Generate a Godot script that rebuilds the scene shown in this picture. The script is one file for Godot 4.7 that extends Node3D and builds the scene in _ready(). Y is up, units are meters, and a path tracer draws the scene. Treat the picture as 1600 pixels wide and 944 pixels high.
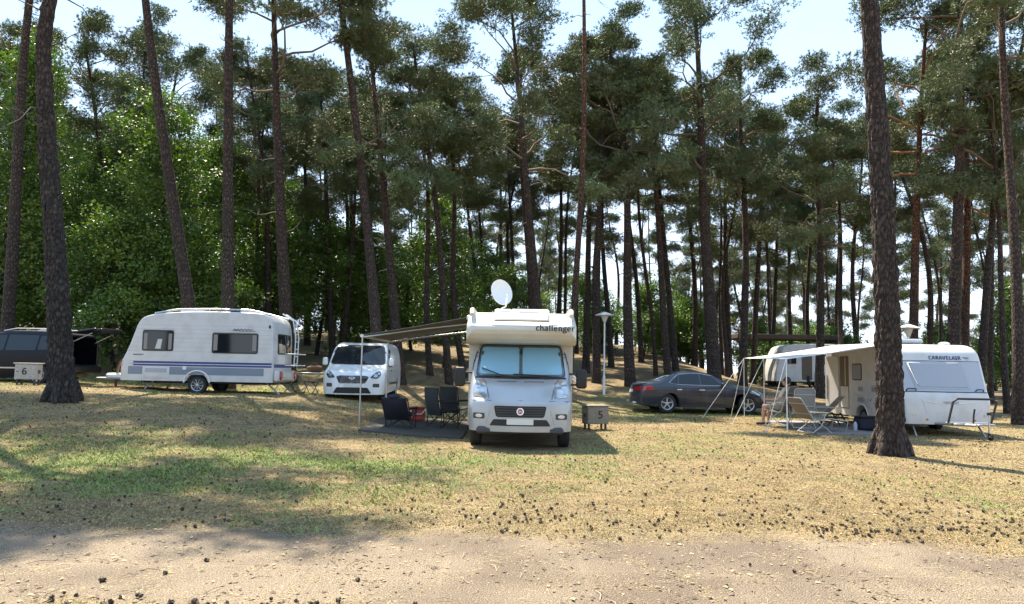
extends Node3D
# A pine-wood camp site: motorhome, three caravans, van, sedan and black wagon on dry grass.
# x right, y up, the camera looks along -z; "d" below is the distance in front of the camera (d = -z).

var rng := RandomNumberGenerator.new()
var used := {}
var M := {}
const MAIN_PINES = [
	[-18.27, 27.0, -0.008, 23.0, 0.232, 0.70, 3.3, 0.3, "brown pine trunk leaning right at the left edge of the picture"],
	[-10.73, 18.0, -0.119, 16.8, 0.325, 0.78, 4.8, 0.0, "massive grey-barked pine beside the white box numbered 6"],
	[-11.16, 27.0, -0.198, 23.0, 0.255, 0.72, 3.4, 0.3, "pine leaning left behind the caravan with the blue stripe"],
	[-10.17, 27.0, -0.046, 23.0, 0.244, 0.72, 3.4, 0.3, "straight pine behind the middle of the blue-striped caravan"],
	[-8.85, 30.0, -0.091, 17.5, 0.284, 0.66, 4.2, 0.3, "forked pine standing behind the rear of the blue-striped caravan"],
	[-5.16, 30.0, -0.136, 24.0, 0.232, 0.75, 2.4, 0.4, "tall bare pine leaning left just behind the white van"],
	[-4.69, 32.0, -0.121, 17.0, 0.234, 0.55, 3.4, 0.3, "dark pine right of the leaning pine behind the van"],
	[-2.77, 34.0, -0.114, 17.5, 0.175, 0.58, 3.2, 0.3, "pine leaning left above the motorhome awning"],
	[1.54, 33.0, -0.106, 19.5, 0.213, 0.52, 4.0, 0.3, "crooked pine with a broad crown right of the satellite dish"],
	[2.33, 30.0, 0.034, 23.0, 0.142, 0.80, 1.8, 0.8, "thin reddish pine leaning right above the motorhome roof"],
	[5.61, 35.0, -0.047, 18.5, 0.256, 0.55, 3.6, 0.3, "pine just right of the lamp post beside the motorhome"],
	[7.61, 36.0, -0.082, 17.5, 0.186, 0.55, 3.0, 0.4, "slim pine behind the rear window of the grey sedan"],
	[9.55, 35.0, -0.056, 20.0, 0.331, 0.52, 4.0, 0.3, "stout tall pine directly behind the grey sedan's roof"],
	[11.46, 37.0, 0.021, 17.5, 0.223, 0.55, 3.0, 0.4, "pine behind the bonnet of the grey sedan"],
	[14.83, 36.0, 0.029, 16.5, 0.216, 0.50, 3.6, 0.3, "double-looking pine above the white sun canopy"],
	[7.64, 15.1, -0.016, 22.0, 0.305, 0.66, 3.2, 0.3, "massive brown pine standing in front of the right caravan"],
	[17.13, 32.0, 0.060, 18.5, 0.220, 0.55, 3.8, 1.0, "orange-barked pine just right of the massive brown pine"],
	[17.64, 30.0, 0.049, 22.0, 0.271, 0.52, 3.8, 0.4, "stout pine behind the roof of the right caravan"],
	[19.98, 33.0, 0.030, 18.5, 0.213, 0.50, 3.6, 1.0, "orange pine close beside the stout pine over the caravan"],
	[19.29, 31.0, 0.140, 18.0, 0.186, 0.55, 3.2, 0.3, "dark pine leaning right at the right edge"],
	[16.25, 24.0, 0.023, 20.0, 0.186, 0.60, 3.0, 0.4, "grey pine cut by the right edge of the picture"],
]
const MORE_PINES = [
	[-12.24, 38.0, -0.099, 17.5, 0.196],
	[-3.87, 36.0, -0.080, 16.0, 0.170],
	[-2.30, 37.0, -0.129, 16.0, 0.191],
	[-1.89, 44.0, -0.045, 16.0, 0.151],
	[1.21, 38.0, -0.062, 18.0, 0.196],
	[2.83, 46.0, 0.014, 18.0, 0.178],
	[4.01, 40.0, 0.016, 18.0, 0.223],
	[4.13, 36.0, 0.001, 17.5, 0.232],
	[5.78, 43.0, -0.051, 17.0, 0.185],
	[8.03, 46.0, -0.078, 18.5, 0.178],
	[8.64, 39.0, -0.090, 17.0, 0.201],
	[11.79, 48.0, -0.011, 19.0, 0.206],
	[12.88, 44.0, -0.023, 17.0, 0.208],
	[14.55, 45.0, 0.047, 17.5, 0.213],
	[18.10, 52.0, 0.045, 16.5, 0.201],
	[19.66, 52.0, -0.030, 16.5, 0.201],
	[21.17, 53.0, 0.008, 18.0, 0.205],
	[19.64, 44.0, -0.037, 17.0, 0.189],
	[22.45, 48.0, -0.018, 18.0, 0.206],
	[22.46, 40.0, -0.051, 16.5, 0.206],
	[23.06, 36.0, 0.044, 16.0, 0.155],
	[19.89, 30.0, -0.037, 15.5, 0.142],
	[-9.53, 40.0, -0.089, 16.0, 0.206],
	[-9.18, 44.0, -0.022, 17.0, 0.189],
	[-19.51, 36.0, -0.104, 17.0, 0.201],
	[-19.75, 42.0, -0.047, 18.0, 0.180],
	[-25.31, 40.0, -0.075, 18.0, 0.206],
	[-12.57, 46.0, -0.073, 18.0, 0.198],
	[-0.83, 52.0, -0.004, 18.0, 0.179],
	[0.48, 48.0, -0.057, 15.0, 0.165],
]
const LEAFY_TREES = [
	[-15.75, 33.0, 12.2, 3.0, 1],
	[-20.59, 36.0, 10.3, 3.0, 0],
	[-15.24, 38.0, 11.3, 3.0, 0],
	[-22.34, 34.0, 8.7, 3.0, 0],
	[-12.79, 40.0, 7.8, 2.6, 0],
	[-10.48, 41.0, 8.0, 2.6, 1],
	[-8.22, 42.0, 7.1, 2.4, 1],
	[-3.70, 40.0, 9.2, 2.2, 1],
	[-1.47, 45.0, 6.8, 2.4, 1],
	[-6.25, 46.0, 7.1, 2.6, 1],
	[-21.89, 43.0, 15.9, 3.2, 0],
	[9.15, 50.0, 5.0, 2.0, 1],
	[27.00, 40.0, 6.1, 2.2, 1],
	[5.83, 56.0, 5.4, 2.4, 1],
	[-13.59, 31.0, 6.5, 2.4, 0],
	[-16.09, 30.0, 6.0, 2.4, 0],
	[-20.93, 31.0, 14.1, 2.6, 1],
	[-27.97, 46.0, 12.9, 3.2, 0],
	[-17.25, 48.0, 12.6, 3.2, 0],
	[-21.41, 50.0, 13.8, 3.2, 0],
	[-14.97, 50.0, 10.8, 3.0, 0],
	[-12.01, 54.0, 8.2, 3.0, 0],
	[-33.43, 50.0, 14.0, 3.4, 0],
	[-28.98, 52.0, 14.5, 3.4, 0],
	[-26.90, 56.0, 14.4, 3.4, 0],
	[12.80, 54.0, 4.6, 2.0, 0],
	[1.06, 58.0, 5.4, 2.4, 0],
]



func _ready():
	# ---------- camera, sky, sun, exposure ----------
	var cam := Camera3D.new()
	cam.name = "camera"
	cam.fov = 44.14
	cam.near = 0.1
	cam.far = 600.0
	cam.position = Vector3(0, 1.6, 0)
	cam.rotation = Vector3(deg_to_rad(5.057), 0, 0)
	add_child(cam)
	cam.rotate_object_local(Vector3(0, 0, 1), deg_to_rad(1.1))
	cam.current = true
	var env := Environment.new()
	env.background_mode = Environment.BG_SKY
	var sky := Sky.new()
	var sm := ProceduralSkyMaterial.new()
	sm.sky_top_color = Color(0.60, 0.73, 0.88)
	sm.sky_horizon_color = Color(0.90, 0.94, 0.98)
	sm.sky_curve = 0.16
	sm.ground_bottom_color = Color(0.35, 0.33, 0.25)
	sm.ground_horizon_color = Color(0.70, 0.74, 0.74)
	sm.sky_energy_multiplier = 0.85
	sky.sky_material = sm
	env.sky = sky
	env.tonemap_mode = Environment.TONE_MAPPER_LINEAR
	env.tonemap_exposure = 3.2
	env.sdfgi_enabled = true
	env.ssao_enabled = true
	env.ssil_enabled = true
	var we := WorldEnvironment.new()
	we.name = "world_environment"
	we.environment = env
	add_child(we)
	var sun := DirectionalLight3D.new()
	sun.name = "sun"
	sun.light_energy = 1.6
	sun.light_color = Color(1.0, 0.95, 0.86)
	sun.light_angular_distance = 0.5
	sun.shadow_enabled = true
	sun.basis = Basis.looking_at(Vector3(0.8, -2.86, 1.44).normalized(), Vector3.UP)
	add_child(sun)

	rng.seed = 20240611
	make_materials()
	build_ground()
	build_pines()
	build_leafy()
	build_motorhome()
	build_striped_caravan()
	build_van()
	build_sedan()
	build_wagon()
	build_white_caravan()
	build_far_camp()
	build_camp_things()
	build_person()
	build_litter()
	tell_apart()

# ---------- naming helpers ----------
func tell_apart():
	# trees that look alike are told apart by their order from left to right as seen from the camera
	var same := {}
	for o in get_children():
		if o.get_meta("category", "") == "tree" and o.position.z < -5.0:
			var l: String = o.get_meta("label")
			if same.has(l): same[l].append(o)
			else: same[l] = [o]
	var nth := ["leftmost", "second from left", "third from left", "fourth from left", "fifth from left", "sixth from left", "seventh from left", "eighth from left", "ninth from left", "tenth from left", "eleventh from left", "twelfth from left", "thirteenth from left"]
	for l in same:
		var a: Array = same[l]
		if a.size() < 2: continue
		a.sort_custom(func(p, q): return p.position.x / -p.position.z < q.position.x / -q.position.z)
		for i in mini(a.size(), nth.size()): a[i].set_meta("label", l + ", " + nth[i])
func numbered(called: String) -> String:
	if not used.has(called):
		used[called] = 0
		return called
	used[called] += 1
	return "%s_%03d" % [called, used[called]]
func tag(o, label: String, category: String, group := ""):
	o.set_meta("label", label); o.set_meta("category", category)
	if group: o.set_meta("group", group)
	return o
func thing(called: String, label: String, category: String, at: Vector3, turn := 0.0, group := "") -> Node3D:
	var o := Node3D.new()
	o.name = numbered(called)
	add_child(o)
	o.position = at
	o.rotation.y = turn
	return tag(o, label, category, group)
func part(called: String, mb, m: Material, parent: Node, angle := 42.0) -> MeshInstance3D:
	var o := MeshInstance3D.new()
	o.name = called if parent != self else numbered(called)
	o.mesh = mb.mesh(angle) if mb is MB else mb
	o.material_override = m
	parent.add_child(o, true)
	return o
func ppatch(called: String, outl: PackedVector2Array, fn: Callable, m: Material, parent: Node, off := 0.004, skirt := 0.012) -> MeshInstance3D:
	var b := MB.new()
	b.patch(outl, fn, off, skirt)
	return part(called, b, m, parent)
func text(called: String, s: String, size: float, m: Material, parent: Node, at: Vector3, b := Basis(), serif := false, depth := 0.006) -> MeshInstance3D:
	var t := TextMesh.new()
	var f := SystemFont.new()
	f.font_names = PackedStringArray(["Droid Serif" if serif else "Droid Sans"])
	f.font_weight = 700
	t.font = f
	t.text = s
	t.font_size = 32
	t.pixel_size = size / 23.0
	t.depth = depth
	var o := MeshInstance3D.new()
	o.name = called
	o.mesh = t
	o.material_override = m
	o.transform = Transform3D(b, at)
	parent.add_child(o, true)
	return o
func ss(a: float, b: float, x: float) -> float:
	var t := clampf((x - a) / (b - a), 0, 1)
	return t * t * (3 - 2 * t)
func hgt(x: float, d: float) -> float:
	var b := clampf(d - 26, 0, 34)
	var B := 0.12 * b * b / (b + 4) * (1 - 0.75 * ss(9.5, 17, x))
	var L := (0.62 * ss(0, -8, x) + 0.25 * ss(-9, -16, x)) * ss(9, 20, d)
	return B + L + 0.1 * ss(16, 26, d) * ss(-2, 3, x) - 0.2 * ss(7, 12, x) * ss(17, 9, d)
func bump(x: float, d: float) -> float:
	return M.nz.get_noise_2d(x * 9.0, d * 9.0) * 0.03 + M.nz.get_noise_2d(x * 34.0, d * 34.0) * 0.008
func gnd(x: float, d: float) -> float:
	return hgt(x, d) + bump(x, d)
func at(x: float, d: float, up := 0.0) -> Vector3:
	return Vector3(x, hgt(x, d) + up, -d)

# ---------- materials ----------
func lin(r: float, g: float, b: float) -> Color:
	return Color(r, g, b).linear_to_srgb()
func mat(c: Color, rough := 0.6, metal := 0.0, coat := 0.0, vcol := false) -> StandardMaterial3D:
	var m := StandardMaterial3D.new()
	m.albedo_color = c
	m.roughness = rough
	m.metallic = metal
	if coat > 0:
		m.clearcoat_enabled = true
		m.clearcoat = coat
		m.clearcoat_roughness = 0.05
	m.vertex_color_use_as_albedo = vcol
	return m
func noise(kind: int, freq: float, sd: int, oct := 4) -> FastNoiseLite:
	var f := FastNoiseLite.new()
	f.noise_type = kind
	f.frequency = freq
	f.seed = sd
	f.fractal_octaves = oct
	return f
func ramp_tex(f: FastNoiseLite, size: int, cols: Array, stretch := 1) -> ImageTexture:
	var im := f.get_seamless_image(size, size)
	im.convert(Image.FORMAT_L8)
	var src := im.get_data()
	var lut := []
	for i in 256:
		var t := i / 255.0 * (cols.size() - 1)
		var k := mini(int(t), cols.size() - 2)
		lut.append(cols[k].lerp(cols[k + 1], t - k))
	var out := PackedByteArray()
	out.resize(size * size * 3)
	for i in size * size:
		var c: Color = lut[src[i]]
		out[i * 3] = int(c.r * 255); out[i * 3 + 1] = int(c.g * 255); out[i * 3 + 2] = int(c.b * 255)
	var o := Image.create_from_data(size, size, false, Image.FORMAT_RGB8, out)
	o.generate_mipmaps()
	return ImageTexture.create_from_image(o)
func tri_map(m: StandardMaterial3D, scale: Vector3, tex: Texture2D, h: Texture2D = null, cm := 0.0):
	m.albedo_texture = tex
	m.uv1_triplanar = true
	m.uv1_world_triplanar = true
	m.uv1_scale = scale
	if h:
		m.heightmap_enabled = true
		m.heightmap_texture = h
		m.heightmap_scale = cm
	return m
func make_materials():
	M.nz = noise(FastNoiseLite.TYPE_SIMPLEX_SMOOTH, 0.05, 7, 3)
	var grain := ramp_tex(noise(FastNoiseLite.TYPE_SIMPLEX, 0.12, 3, 5), 512, [Color(0.3, 0.27, 0.24), Color(0.68, 0.64, 0.59), Color(0.9, 0.88, 0.84), Color(1, 1, 0.97)])
	var relief := ramp_tex(noise(FastNoiseLite.TYPE_SIMPLEX, 0.09, 5, 5), 512, [Color.BLACK, Color.WHITE])
	M.ground = tri_map(mat(Color.WHITE, 0.95, 0, 0, true), Vector3.ONE * 0.9, grain, relief, 1.6)
	var cell := noise(FastNoiseLite.TYPE_CELLULAR, 0.035, 11, 2)
	cell.cellular_return_type = FastNoiseLite.RETURN_DISTANCE2_SUB
	cell.domain_warp_enabled = true
	cell.domain_warp_amplitude = 14.0
	var barkt := ramp_tex(cell, 512, [Color(0.22, 0.2, 0.2), Color(0.6, 0.56, 0.54), Color(0.9, 0.86, 0.83), Color(1, 0.97, 0.94)])
	var barkh := ramp_tex(cell, 512, [Color.BLACK, Color(0.7, 0.7, 0.7), Color.WHITE, Color.WHITE])
	M.bark = tri_map(mat(Color.WHITE, 0.92, 0, 0, true), Vector3(0.75, 0.34, 0.75), barkt, barkh, 4.0)
	M.twig = mat(Color.WHITE, 0.9, 0, 0, true)
	M.needles = mat(Color.WHITE, 0.55, 0, 0, true)
	M.needles.backlight_enabled = true
	M.needles.backlight = lin(0.05, 0.075, 0.018)
	M.leaf = mat(Color.WHITE, 0.5, 0, 0, true)
	M.leaf.backlight_enabled = true
	M.leaf.backlight = lin(0.32, 0.48, 0.045)
	M.grass = mat(Color.WHITE, 0.8, 0, 0, true)
	M.grass.backlight_enabled = true
	M.grass.backlight = lin(0.12, 0.11, 0.03)
	M.cone = mat(lin(0.05, 0.033, 0.023), 0.85)
	# vehicles and camp gear
	M.white = mat(lin(0.72, 0.72, 0.70), 0.28, 0, 0.5)
	var dirt := ramp_tex(noise(FastNoiseLite.TYPE_SIMPLEX, 0.012, 21, 5), 256, [Color(0.93, 0.92, 0.90), Color(0.98, 0.98, 0.97), Color.WHITE])
	M.caravan_white = tri_map(mat(lin(0.58, 0.58, 0.585), 0.35, 0, 0.3), Vector3.ONE * 0.5, dirt)
	M.van_white = tri_map(mat(lin(0.74, 0.76, 0.78), 0.3, 0, 0.6), Vector3.ONE * 0.4, dirt)
	M.silver = tri_map(mat(lin(0.40, 0.41, 0.43), 0.36, 0.4, 0.5), Vector3.ONE * 0.4, dirt)
	M.cream = tri_map(mat(lin(0.60, 0.58, 0.53), 0.4, 0, 0.3), Vector3.ONE * 0.4, dirt)
	M.grey_panel = mat(lin(0.34, 0.37, 0.41), 0.4, 0, 0.2)
	M.pale_panel = mat(lin(0.36, 0.39, 0.44), 0.4, 0, 0.2)
	M.blue = mat(lin(0.022, 0.045, 0.19), 0.4)
	M.navy = mat(lin(0.03, 0.05, 0.14), 0.5)
	M.black = mat(lin(0.012, 0.012, 0.013), 0.55)
	M.gloss_black = mat(lin(0.008, 0.009, 0.012), 0.18, 0, 0.8)
	M.rubber = mat(lin(0.02, 0.02, 0.021), 0.85)
	M.plastic = mat(lin(0.05, 0.052, 0.055), 0.6)
	M.glass = mat(lin(0.012, 0.015, 0.018), 0.04)
	M.glass.metallic_specular = 0.5
	M.tint = mat(lin(0.02, 0.02, 0.02), 0.1, 0.0, 0.6)
	M.screen_shade = mat(lin(0.24, 0.46, 0.56), 0.35, 0.2)
	M.pane = mat(Color(0.55, 0.7, 0.75, 0.16), 0.03)
	M.pane.transparency = BaseMaterial3D.TRANSPARENCY_ALPHA
	M.car_pane = mat(Color(0.06, 0.08, 0.09, 0.55), 0.03)
	M.car_pane.transparency = BaseMaterial3D.TRANSPARENCY_ALPHA
	M.lens = mat(lin(0.45, 0.47, 0.48), 0.08, 0.6, 1.0)
	M.red_lens = mat(lin(0.42, 0.015, 0.015), 0.15, 0, 1.0)
	M.orange_lens = mat(lin(0.5, 0.16, 0.02), 0.15, 0, 1.0)
	M.chrome = mat(lin(0.62, 0.63, 0.64), 0.15, 0.95)
	M.alu = mat(lin(0.50, 0.51, 0.52), 0.38, 0.7)
	M.steel = mat(lin(0.35, 0.36, 0.37), 0.5, 0.6)
	M.sedan_grey = mat(lin(0.030, 0.037, 0.054), 0.28, 0.3, 0.6)
	M.wagon_black = mat(lin(0.005, 0.006, 0.010), 0.35)
	M.wagon_black.metallic_specular = 0.35
	M.plate = mat(lin(0.6, 0.6, 0.58), 0.5)
	M.window_shade = mat(lin(0.30, 0.32, 0.36), 0.12, 0.0, 0.8)
	var weave := ramp_tex(noise(FastNoiseLite.TYPE_SIMPLEX, 0.2, 31, 3), 256, [Color(0.8, 0.8, 0.8), Color.WHITE])
	M.awning = tri_map(mat(lin(0.25, 0.235, 0.195), 0.8), Vector3.ONE * 2.0, weave)
	M.canopy = tri_map(mat(lin(0.78, 0.77, 0.74), 0.7), Vector3.ONE * 2.0, weave)
	M.canopy.backlight_enabled = true
	M.canopy.backlight = lin(0.22, 0.21, 0.2)
	M.dark_cloth = tri_map(mat(lin(0.035, 0.038, 0.042), 0.85), Vector3.ONE * 3.0, weave)
	M.navy_cloth = tri_map(mat(lin(0.020, 0.022, 0.042), 0.85), Vector3.ONE * 3.0, weave)
	M.taupe = tri_map(mat(lin(0.30, 0.24, 0.18), 0.8), Vector3.ONE * 3.0, weave)
	M.grey_sling = tri_map(mat(lin(0.30, 0.29, 0.27), 0.8), Vector3.ONE * 3.0, weave)
	M.mat_grey = tri_map(mat(lin(0.26, 0.25, 0.25), 0.9), Vector3.ONE * 2.0, weave)
	M.mat_shaded = tri_map(mat(lin(0.085, 0.08, 0.066), 0.9), Vector3.ONE * 2.0, weave)  # grey groundsheet darkened: awning shade put into its colour
	M.red = mat(lin(0.42, 0.06, 0.05), 0.5)
	M.brown = mat(lin(0.14, 0.07, 0.035), 0.8)
	var ply := ramp_tex(noise(FastNoiseLite.TYPE_SIMPLEX, 0.03, 41, 4), 256, [Color(0.7, 0.68, 0.64), Color.WHITE])
	M.ply_grey = tri_map(mat(lin(0.30, 0.28, 0.24), 0.85), Vector3(1.2, 4.0, 1.2), ply)
	M.ply_white = tri_map(mat(lin(0.52, 0.51, 0.50), 0.75), Vector3(1.2, 4.0, 1.2), ply)
	M.ply_dark = tri_map(mat(lin(0.09, 0.08, 0.07), 0.85), Vector3(1.2, 4.0, 1.2), ply)
	M.lamp_white = mat(lin(0.70, 0.71, 0.70), 0.45)
	M.frame_white = mat(lin(0.48, 0.47, 0.45), 0.45, 0.2)
	M.curtain_and_door_shade = tri_map(mat(lin(0.17, 0.135, 0.10), 0.85), Vector3(9, 0.6, 9), weave)  # fly-screen brown that also paints the shade inside open doorways
	M.band_grey = mat(lin(0.17, 0.21, 0.27), 0.45, 0, 0.2)
	M.shelter_brown = mat(lin(0.055, 0.042, 0.034), 0.9)
	M.curtain = mat(lin(0.55, 0.55, 0.52), 0.8)
	M.skin = mat(Color.WHITE, 0.6, 0, 0, true)

# ---------- ground ----------
func green_at(x: float, d: float) -> float:
	var w := exp(-pow((x + 3.6) / 3.6, 2) - pow((d - 11.8) / 1.9, 2)) * 0.75
	w += ss(-2.0, -7.0, x) * ss(7.2, 8.5, d) * ss(17, 11, d) * 0.4
	w += exp(-pow((x - 1.0) / 5.0, 2) - pow((d - 12.5) / 3.0, 2)) * 0.10
	w += exp(-pow((x - 5.0) / 6.0, 2) - pow((d - 29.5) / 3.5, 2)) * 0.8 + ss(-4, -9, x) * ss(24, 27, d) * 0.7
	w += exp(-pow((x + 5.6) / 1.6, 2) - pow((d - 5.4) / 0.5, 2)) * 0.6
	return clampf(w * (0.75 + 1.2 * M.nz.get_noise_2d(x * 11.0, d * 11.0)) + 0.25 * M.nz.get_noise_2d(x * 3.0 + 50.0, d * 3.0), 0, 1)
func track_at(x: float, d: float) -> float:
	var e: float = M.nz.get_noise_2d(x * 7.0, 3.0) * 0.5 + M.nz.get_noise_2d(x * 30.0, d * 30.0) * 0.35
	return ss(4.6, 5.2, d + e) * ss(7.7, 6.9, d + e)
func soil(x: float, d: float) -> Color:
	var n1: float = M.nz.get_noise_2d(x * 14.0 + 9.0, d * 14.0)
	var n2: float = M.nz.get_noise_2d(x * 4.0, d * 4.0 + 40.0)
	var c := Color(0.36, 0.27, 0.135).lerp(Color(0.25, 0.18, 0.095), clampf(0.35 + n1 * 1.1, 0, 1))
	c = c.lerp(Color(0.42, 0.345, 0.21), clampf(n2 * 1.3, 0, 0.7))
	var n3: float = M.nz.get_noise_2d(x * 55.0 + 31.0, d * 55.0)
	c = c.lerp(Color(0.16, 0.11, 0.065), clampf(n3 * 1.6 + 0.5 * n1, 0, 0.75))
	c = c.lerp(Color(0.15, 0.185, 0.06), green_at(x, d) * 0.75)
	var t := track_at(x, d)
	c = c.lerp(Color(0.32, 0.27, 0.215).lerp(Color(0.20, 0.162, 0.128), clampf(0.4 + n1 * 1.2 + n2, 0, 1)), t)
	# the wood's own floor: brown needles
	var w := ss(32, 40, d) * (1 - 0.5 * clampf(0.5 + n2 * 2.0, 0, 1))
	return c.lerp(Color(0.16, 0.135, 0.07), w * 0.5)
func axis(a: float, b: float, step: float, lo: float, hi: float) -> Array:
	var o := []
	var x := a
	while x <= b + 1e-4:
		o.append(x); x += step
	var s := step
	x = b
	while x < hi:
		s *= 1.22; x += s; o.append(minf(x, hi))
	s = step
	x = a
	while x > lo:
		s *= 1.22; x -= s; o.push_front(maxf(x, lo))
	return o
func build_ground():
	var xs := axis(-13, 13, 0.17, -260, 260)
	var ds := axis(4, 24, 0.17, -80, 420)
	var va := PackedVector3Array(); var na := PackedVector3Array(); var ca := PackedColorArray(); var ia := PackedInt32Array()
	for d in ds:
		for x in xs:
			var y := gnd(x, d)
			va.append(Vector3(x, y, -d))
			na.append(Vector3(y - gnd(x + 0.05, d), 0.05, gnd(x, d + 0.05) - y).normalized())
			ca.append(soil(x, d))
	var k := xs.size()
	for j in ds.size() - 1:
		for i in k - 1:
			var q := j * k + i
			for e in [q, q + k, q + k + 1, q, q + k + 1, q + 1]: ia.append(e)
	var ar := []
	ar.resize(Mesh.ARRAY_MAX)
	ar[Mesh.ARRAY_VERTEX] = va; ar[Mesh.ARRAY_NORMAL] = na; ar[Mesh.ARRAY_COLOR] = ca; ar[Mesh.ARRAY_INDEX] = ia
	var me := ArrayMesh.new()
	me.add_surface_from_arrays(Mesh.PRIMITIVE_TRIANGLES, ar)
	var o := part("ground", me, M.ground, self)
	o.set_meta("kind", "structure")

func scatter(called: String, mesh: Mesh, m: Material, xfs: Array, cols: Array, parent: Node) -> MultiMeshInstance3D:
	var mm := MultiMesh.new()
	mm.transform_format = MultiMesh.TRANSFORM_3D
	mm.use_colors = true
	mm.mesh = mesh
	mm.instance_count = xfs.size()
	for i in xfs.size():
		mm.set_instance_transform(i, xfs[i])
		mm.set_instance_color(i, cols[i])
	var o := MultiMeshInstance3D.new()
	o.name = called if parent != self else numbered(called)
	o.multimesh = mm
	o.material_override = m
	parent.add_child(o, true)
	return o
func blade_tuft(k: int, r: float, h: float, w: float, lie: float, sd: int) -> ArrayMesh:
	var g := RandomNumberGenerator.new()
	g.seed = sd
	var b := MB.new()
	for i in k:
		var a := g.randf() * TAU
		var p := Vector3(cos(a), 0, sin(a)) * r * sqrt(g.randf())
		var f := g.randf() * TAU
		var s := Vector3(cos(f), 0, sin(f))
		var t := Vector3(-sin(f), 0, cos(f)) * (lie * g.randf_range(0.2, 1.3)) + Vector3.UP
		t = t.normalized() * h * g.randf_range(0.5, 1.2)
		b.col = Color.WHITE * g.randf_range(0.7, 1.1)
		b.tri(p - s * w, p + s * w, p + t * 0.6 + s * w * 0.6)
		b.tri(p - s * w, p + t * 0.6 + s * w * 0.6, p + t + Vector3.DOWN * h * 0.12 * lie)
	return b.mesh(10.0)
func build_litter():
	# short dry and green grass, as stuff
	var dx := []; var dc := []; var gx := []; var gc := []
	var spots := 0
	while spots < 80000:
		spots += 1
		var d := 4.4 + 24.0 * pow(rng.randf(), 1.5)
		var x := rng.randf_range(-1, 1) * (d * 0.74 + 1.5)
		var t := track_at(x, d)
		if rng.randf() < t * 0.75: continue
		var gr := green_at(x, d)
		if absf(x - 0.2) < 1.1 and d > 14.6: continue
		var far := 1.0 + 0.05 * maxf(0, d - 8)
		var b := Basis(Vector3.UP, rng.randf() * TAU).scaled(Vector3(far, rng.randf_range(0.6, 1.3), far))
		var p := Vector3(x, gnd(x, d) - 0.004, -d)
		if t < 0.4 and rng.randf() < gr * 1.1:
			gx.append(Transform3D(b.scaled(Vector3.ONE * rng.randf_range(0.8, 1.9)), p))
			gc.append(Color(0.15, 0.23, 0.05).lerp(Color(0.30, 0.33, 0.09), rng.randf()))
		else:
			dx.append(Transform3D(b * Basis().scaled(Vector3(1, 1.0 - 0.7 * t, 1)), p))
			dc.append(Color(0.48, 0.39, 0.19).lerp(Color(0.25, 0.18, 0.085), pow(rng.randf(), 1.3)).lerp(Color(0.22, 0.22, 0.07), gr * 0.7))
	var o := scatter("dry_grass", blade_tuft(16, 0.13, 0.035, 0.0035, 2.2, 5), M.grass, dx, dc, self)
	o.set_meta("kind", "stuff"); tag(o, "short parched straw-coloured grass covering the camp ground", "grass")
	o = scatter("green_grass", blade_tuft(12, 0.09, 0.042, 0.004, 1.2, 6), M.grass, gx, gc, self)
	o.set_meta("kind", "stuff"); tag(o, "green grass patches growing left of the motorhome", "grass")
	# pine cones
	var cb := MB.new()
	cb.lathe([Vector2(0, 0), Vector2(0.02, 0.007), Vector2(0.017, 0.016), Vector2(0.022, 0.022), Vector2(0.013, 0.033), Vector2(0, 0.048)], 6)
	for i in cb.v.size():
		var q := cb.v[i]
		cb.v[i] = q + Vector3(q.x, 0.3 * Vector2(q.x, q.z).length(), q.z) * 0.4 * sin(q.y * 900.0 + atan2(q.z, q.x) * 3.0)
	var cmesh := cb.mesh(20.0)
	var cones := []
	var tries := 0
	while cones.size() < 1500 and tries < 30000:
		tries += 1
		var d := 4.7 + 19.0 * pow(rng.randf(), 1.25)
		var x := rng.randf_range(-1, 1) * (d * 0.72 + 0.5)
		var p := 0.20 + 0.25 * clampf(M.nz.get_noise_2d(x * 8.0, d * 8.0) * 3.0, 0, 1)
		p += exp(-pow((d - 8.2 - 0.5 * M.nz.get_noise_2d(x * 12.0, 5.0)) / 0.8, 2)) * (0.55 * ss(-2.5, 0.5, x) + 0.9 * exp(-pow((x - 4.6) / 1.5, 2)))
		p += exp(-pow((d - 4.9) / 0.25, 2)) * ss(1.0, -1.5, x) * 0.35
		if track_at(x, d) > 0.5 and d > 5.2: p *= 0.05
		if absf(x - 0.2) < 1.2 and d > 14.2: continue
		if rng.randf() < p: cones.append(Vector3(x, gnd(x, d), -d))
	# clusters, as raked or washed together at the edge of the track
	for i in 16:
		var cx := rng.randf_range(-0.5, 6.4)
		var cd := rng.randf_range(7.5, 8.5)
		for j in rng.randi_range(3, 9):
			var x := cx + rng.randfn() * 0.13
			var d := cd + rng.randfn() * 0.07
			cones.append(Vector3(x, gnd(x, d), -d))
	cones.sort_custom(func(a, b): return a.z > b.z)
	var rest := []; var rc := []
	var first: MeshInstance3D = null
	for i in cones.size():
		var b := Basis.from_euler(Vector3(rng.randf_range(0.9, 2.1), rng.randf() * TAU, rng.randf() * 0.6)).scaled(Vector3.ONE * rng.randf_range(0.45, 1.0))
		var p: Vector3 = cones[i] + Vector3.UP * 0.012
		if i < 300:
			var c: MeshInstance3D
			if first == null:
				c = part("pine_cone", cmesh, M.cone, self)
				tag(c, "small dark fallen pine cone lying on the ground in front", "pine cone", "pine cones on the ground")
				first = c
			else:
				c = first.duplicate()
				c.name = numbered("pine_cone")
				add_child(c)
			c.transform = Transform3D(b, p)
		else:
			rest.append(Transform3D(b, p)); rc.append(Color.WHITE)
	var r := scatter("scattered_pine_cones", cmesh, M.cone, rest, rc, self)
	r.set_meta("kind", "stuff"); tag(r, "dark pine cones strewn over the grass further back", "pine cones")
	# bark chips and dead leaves
	var lb := MB.new()
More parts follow.
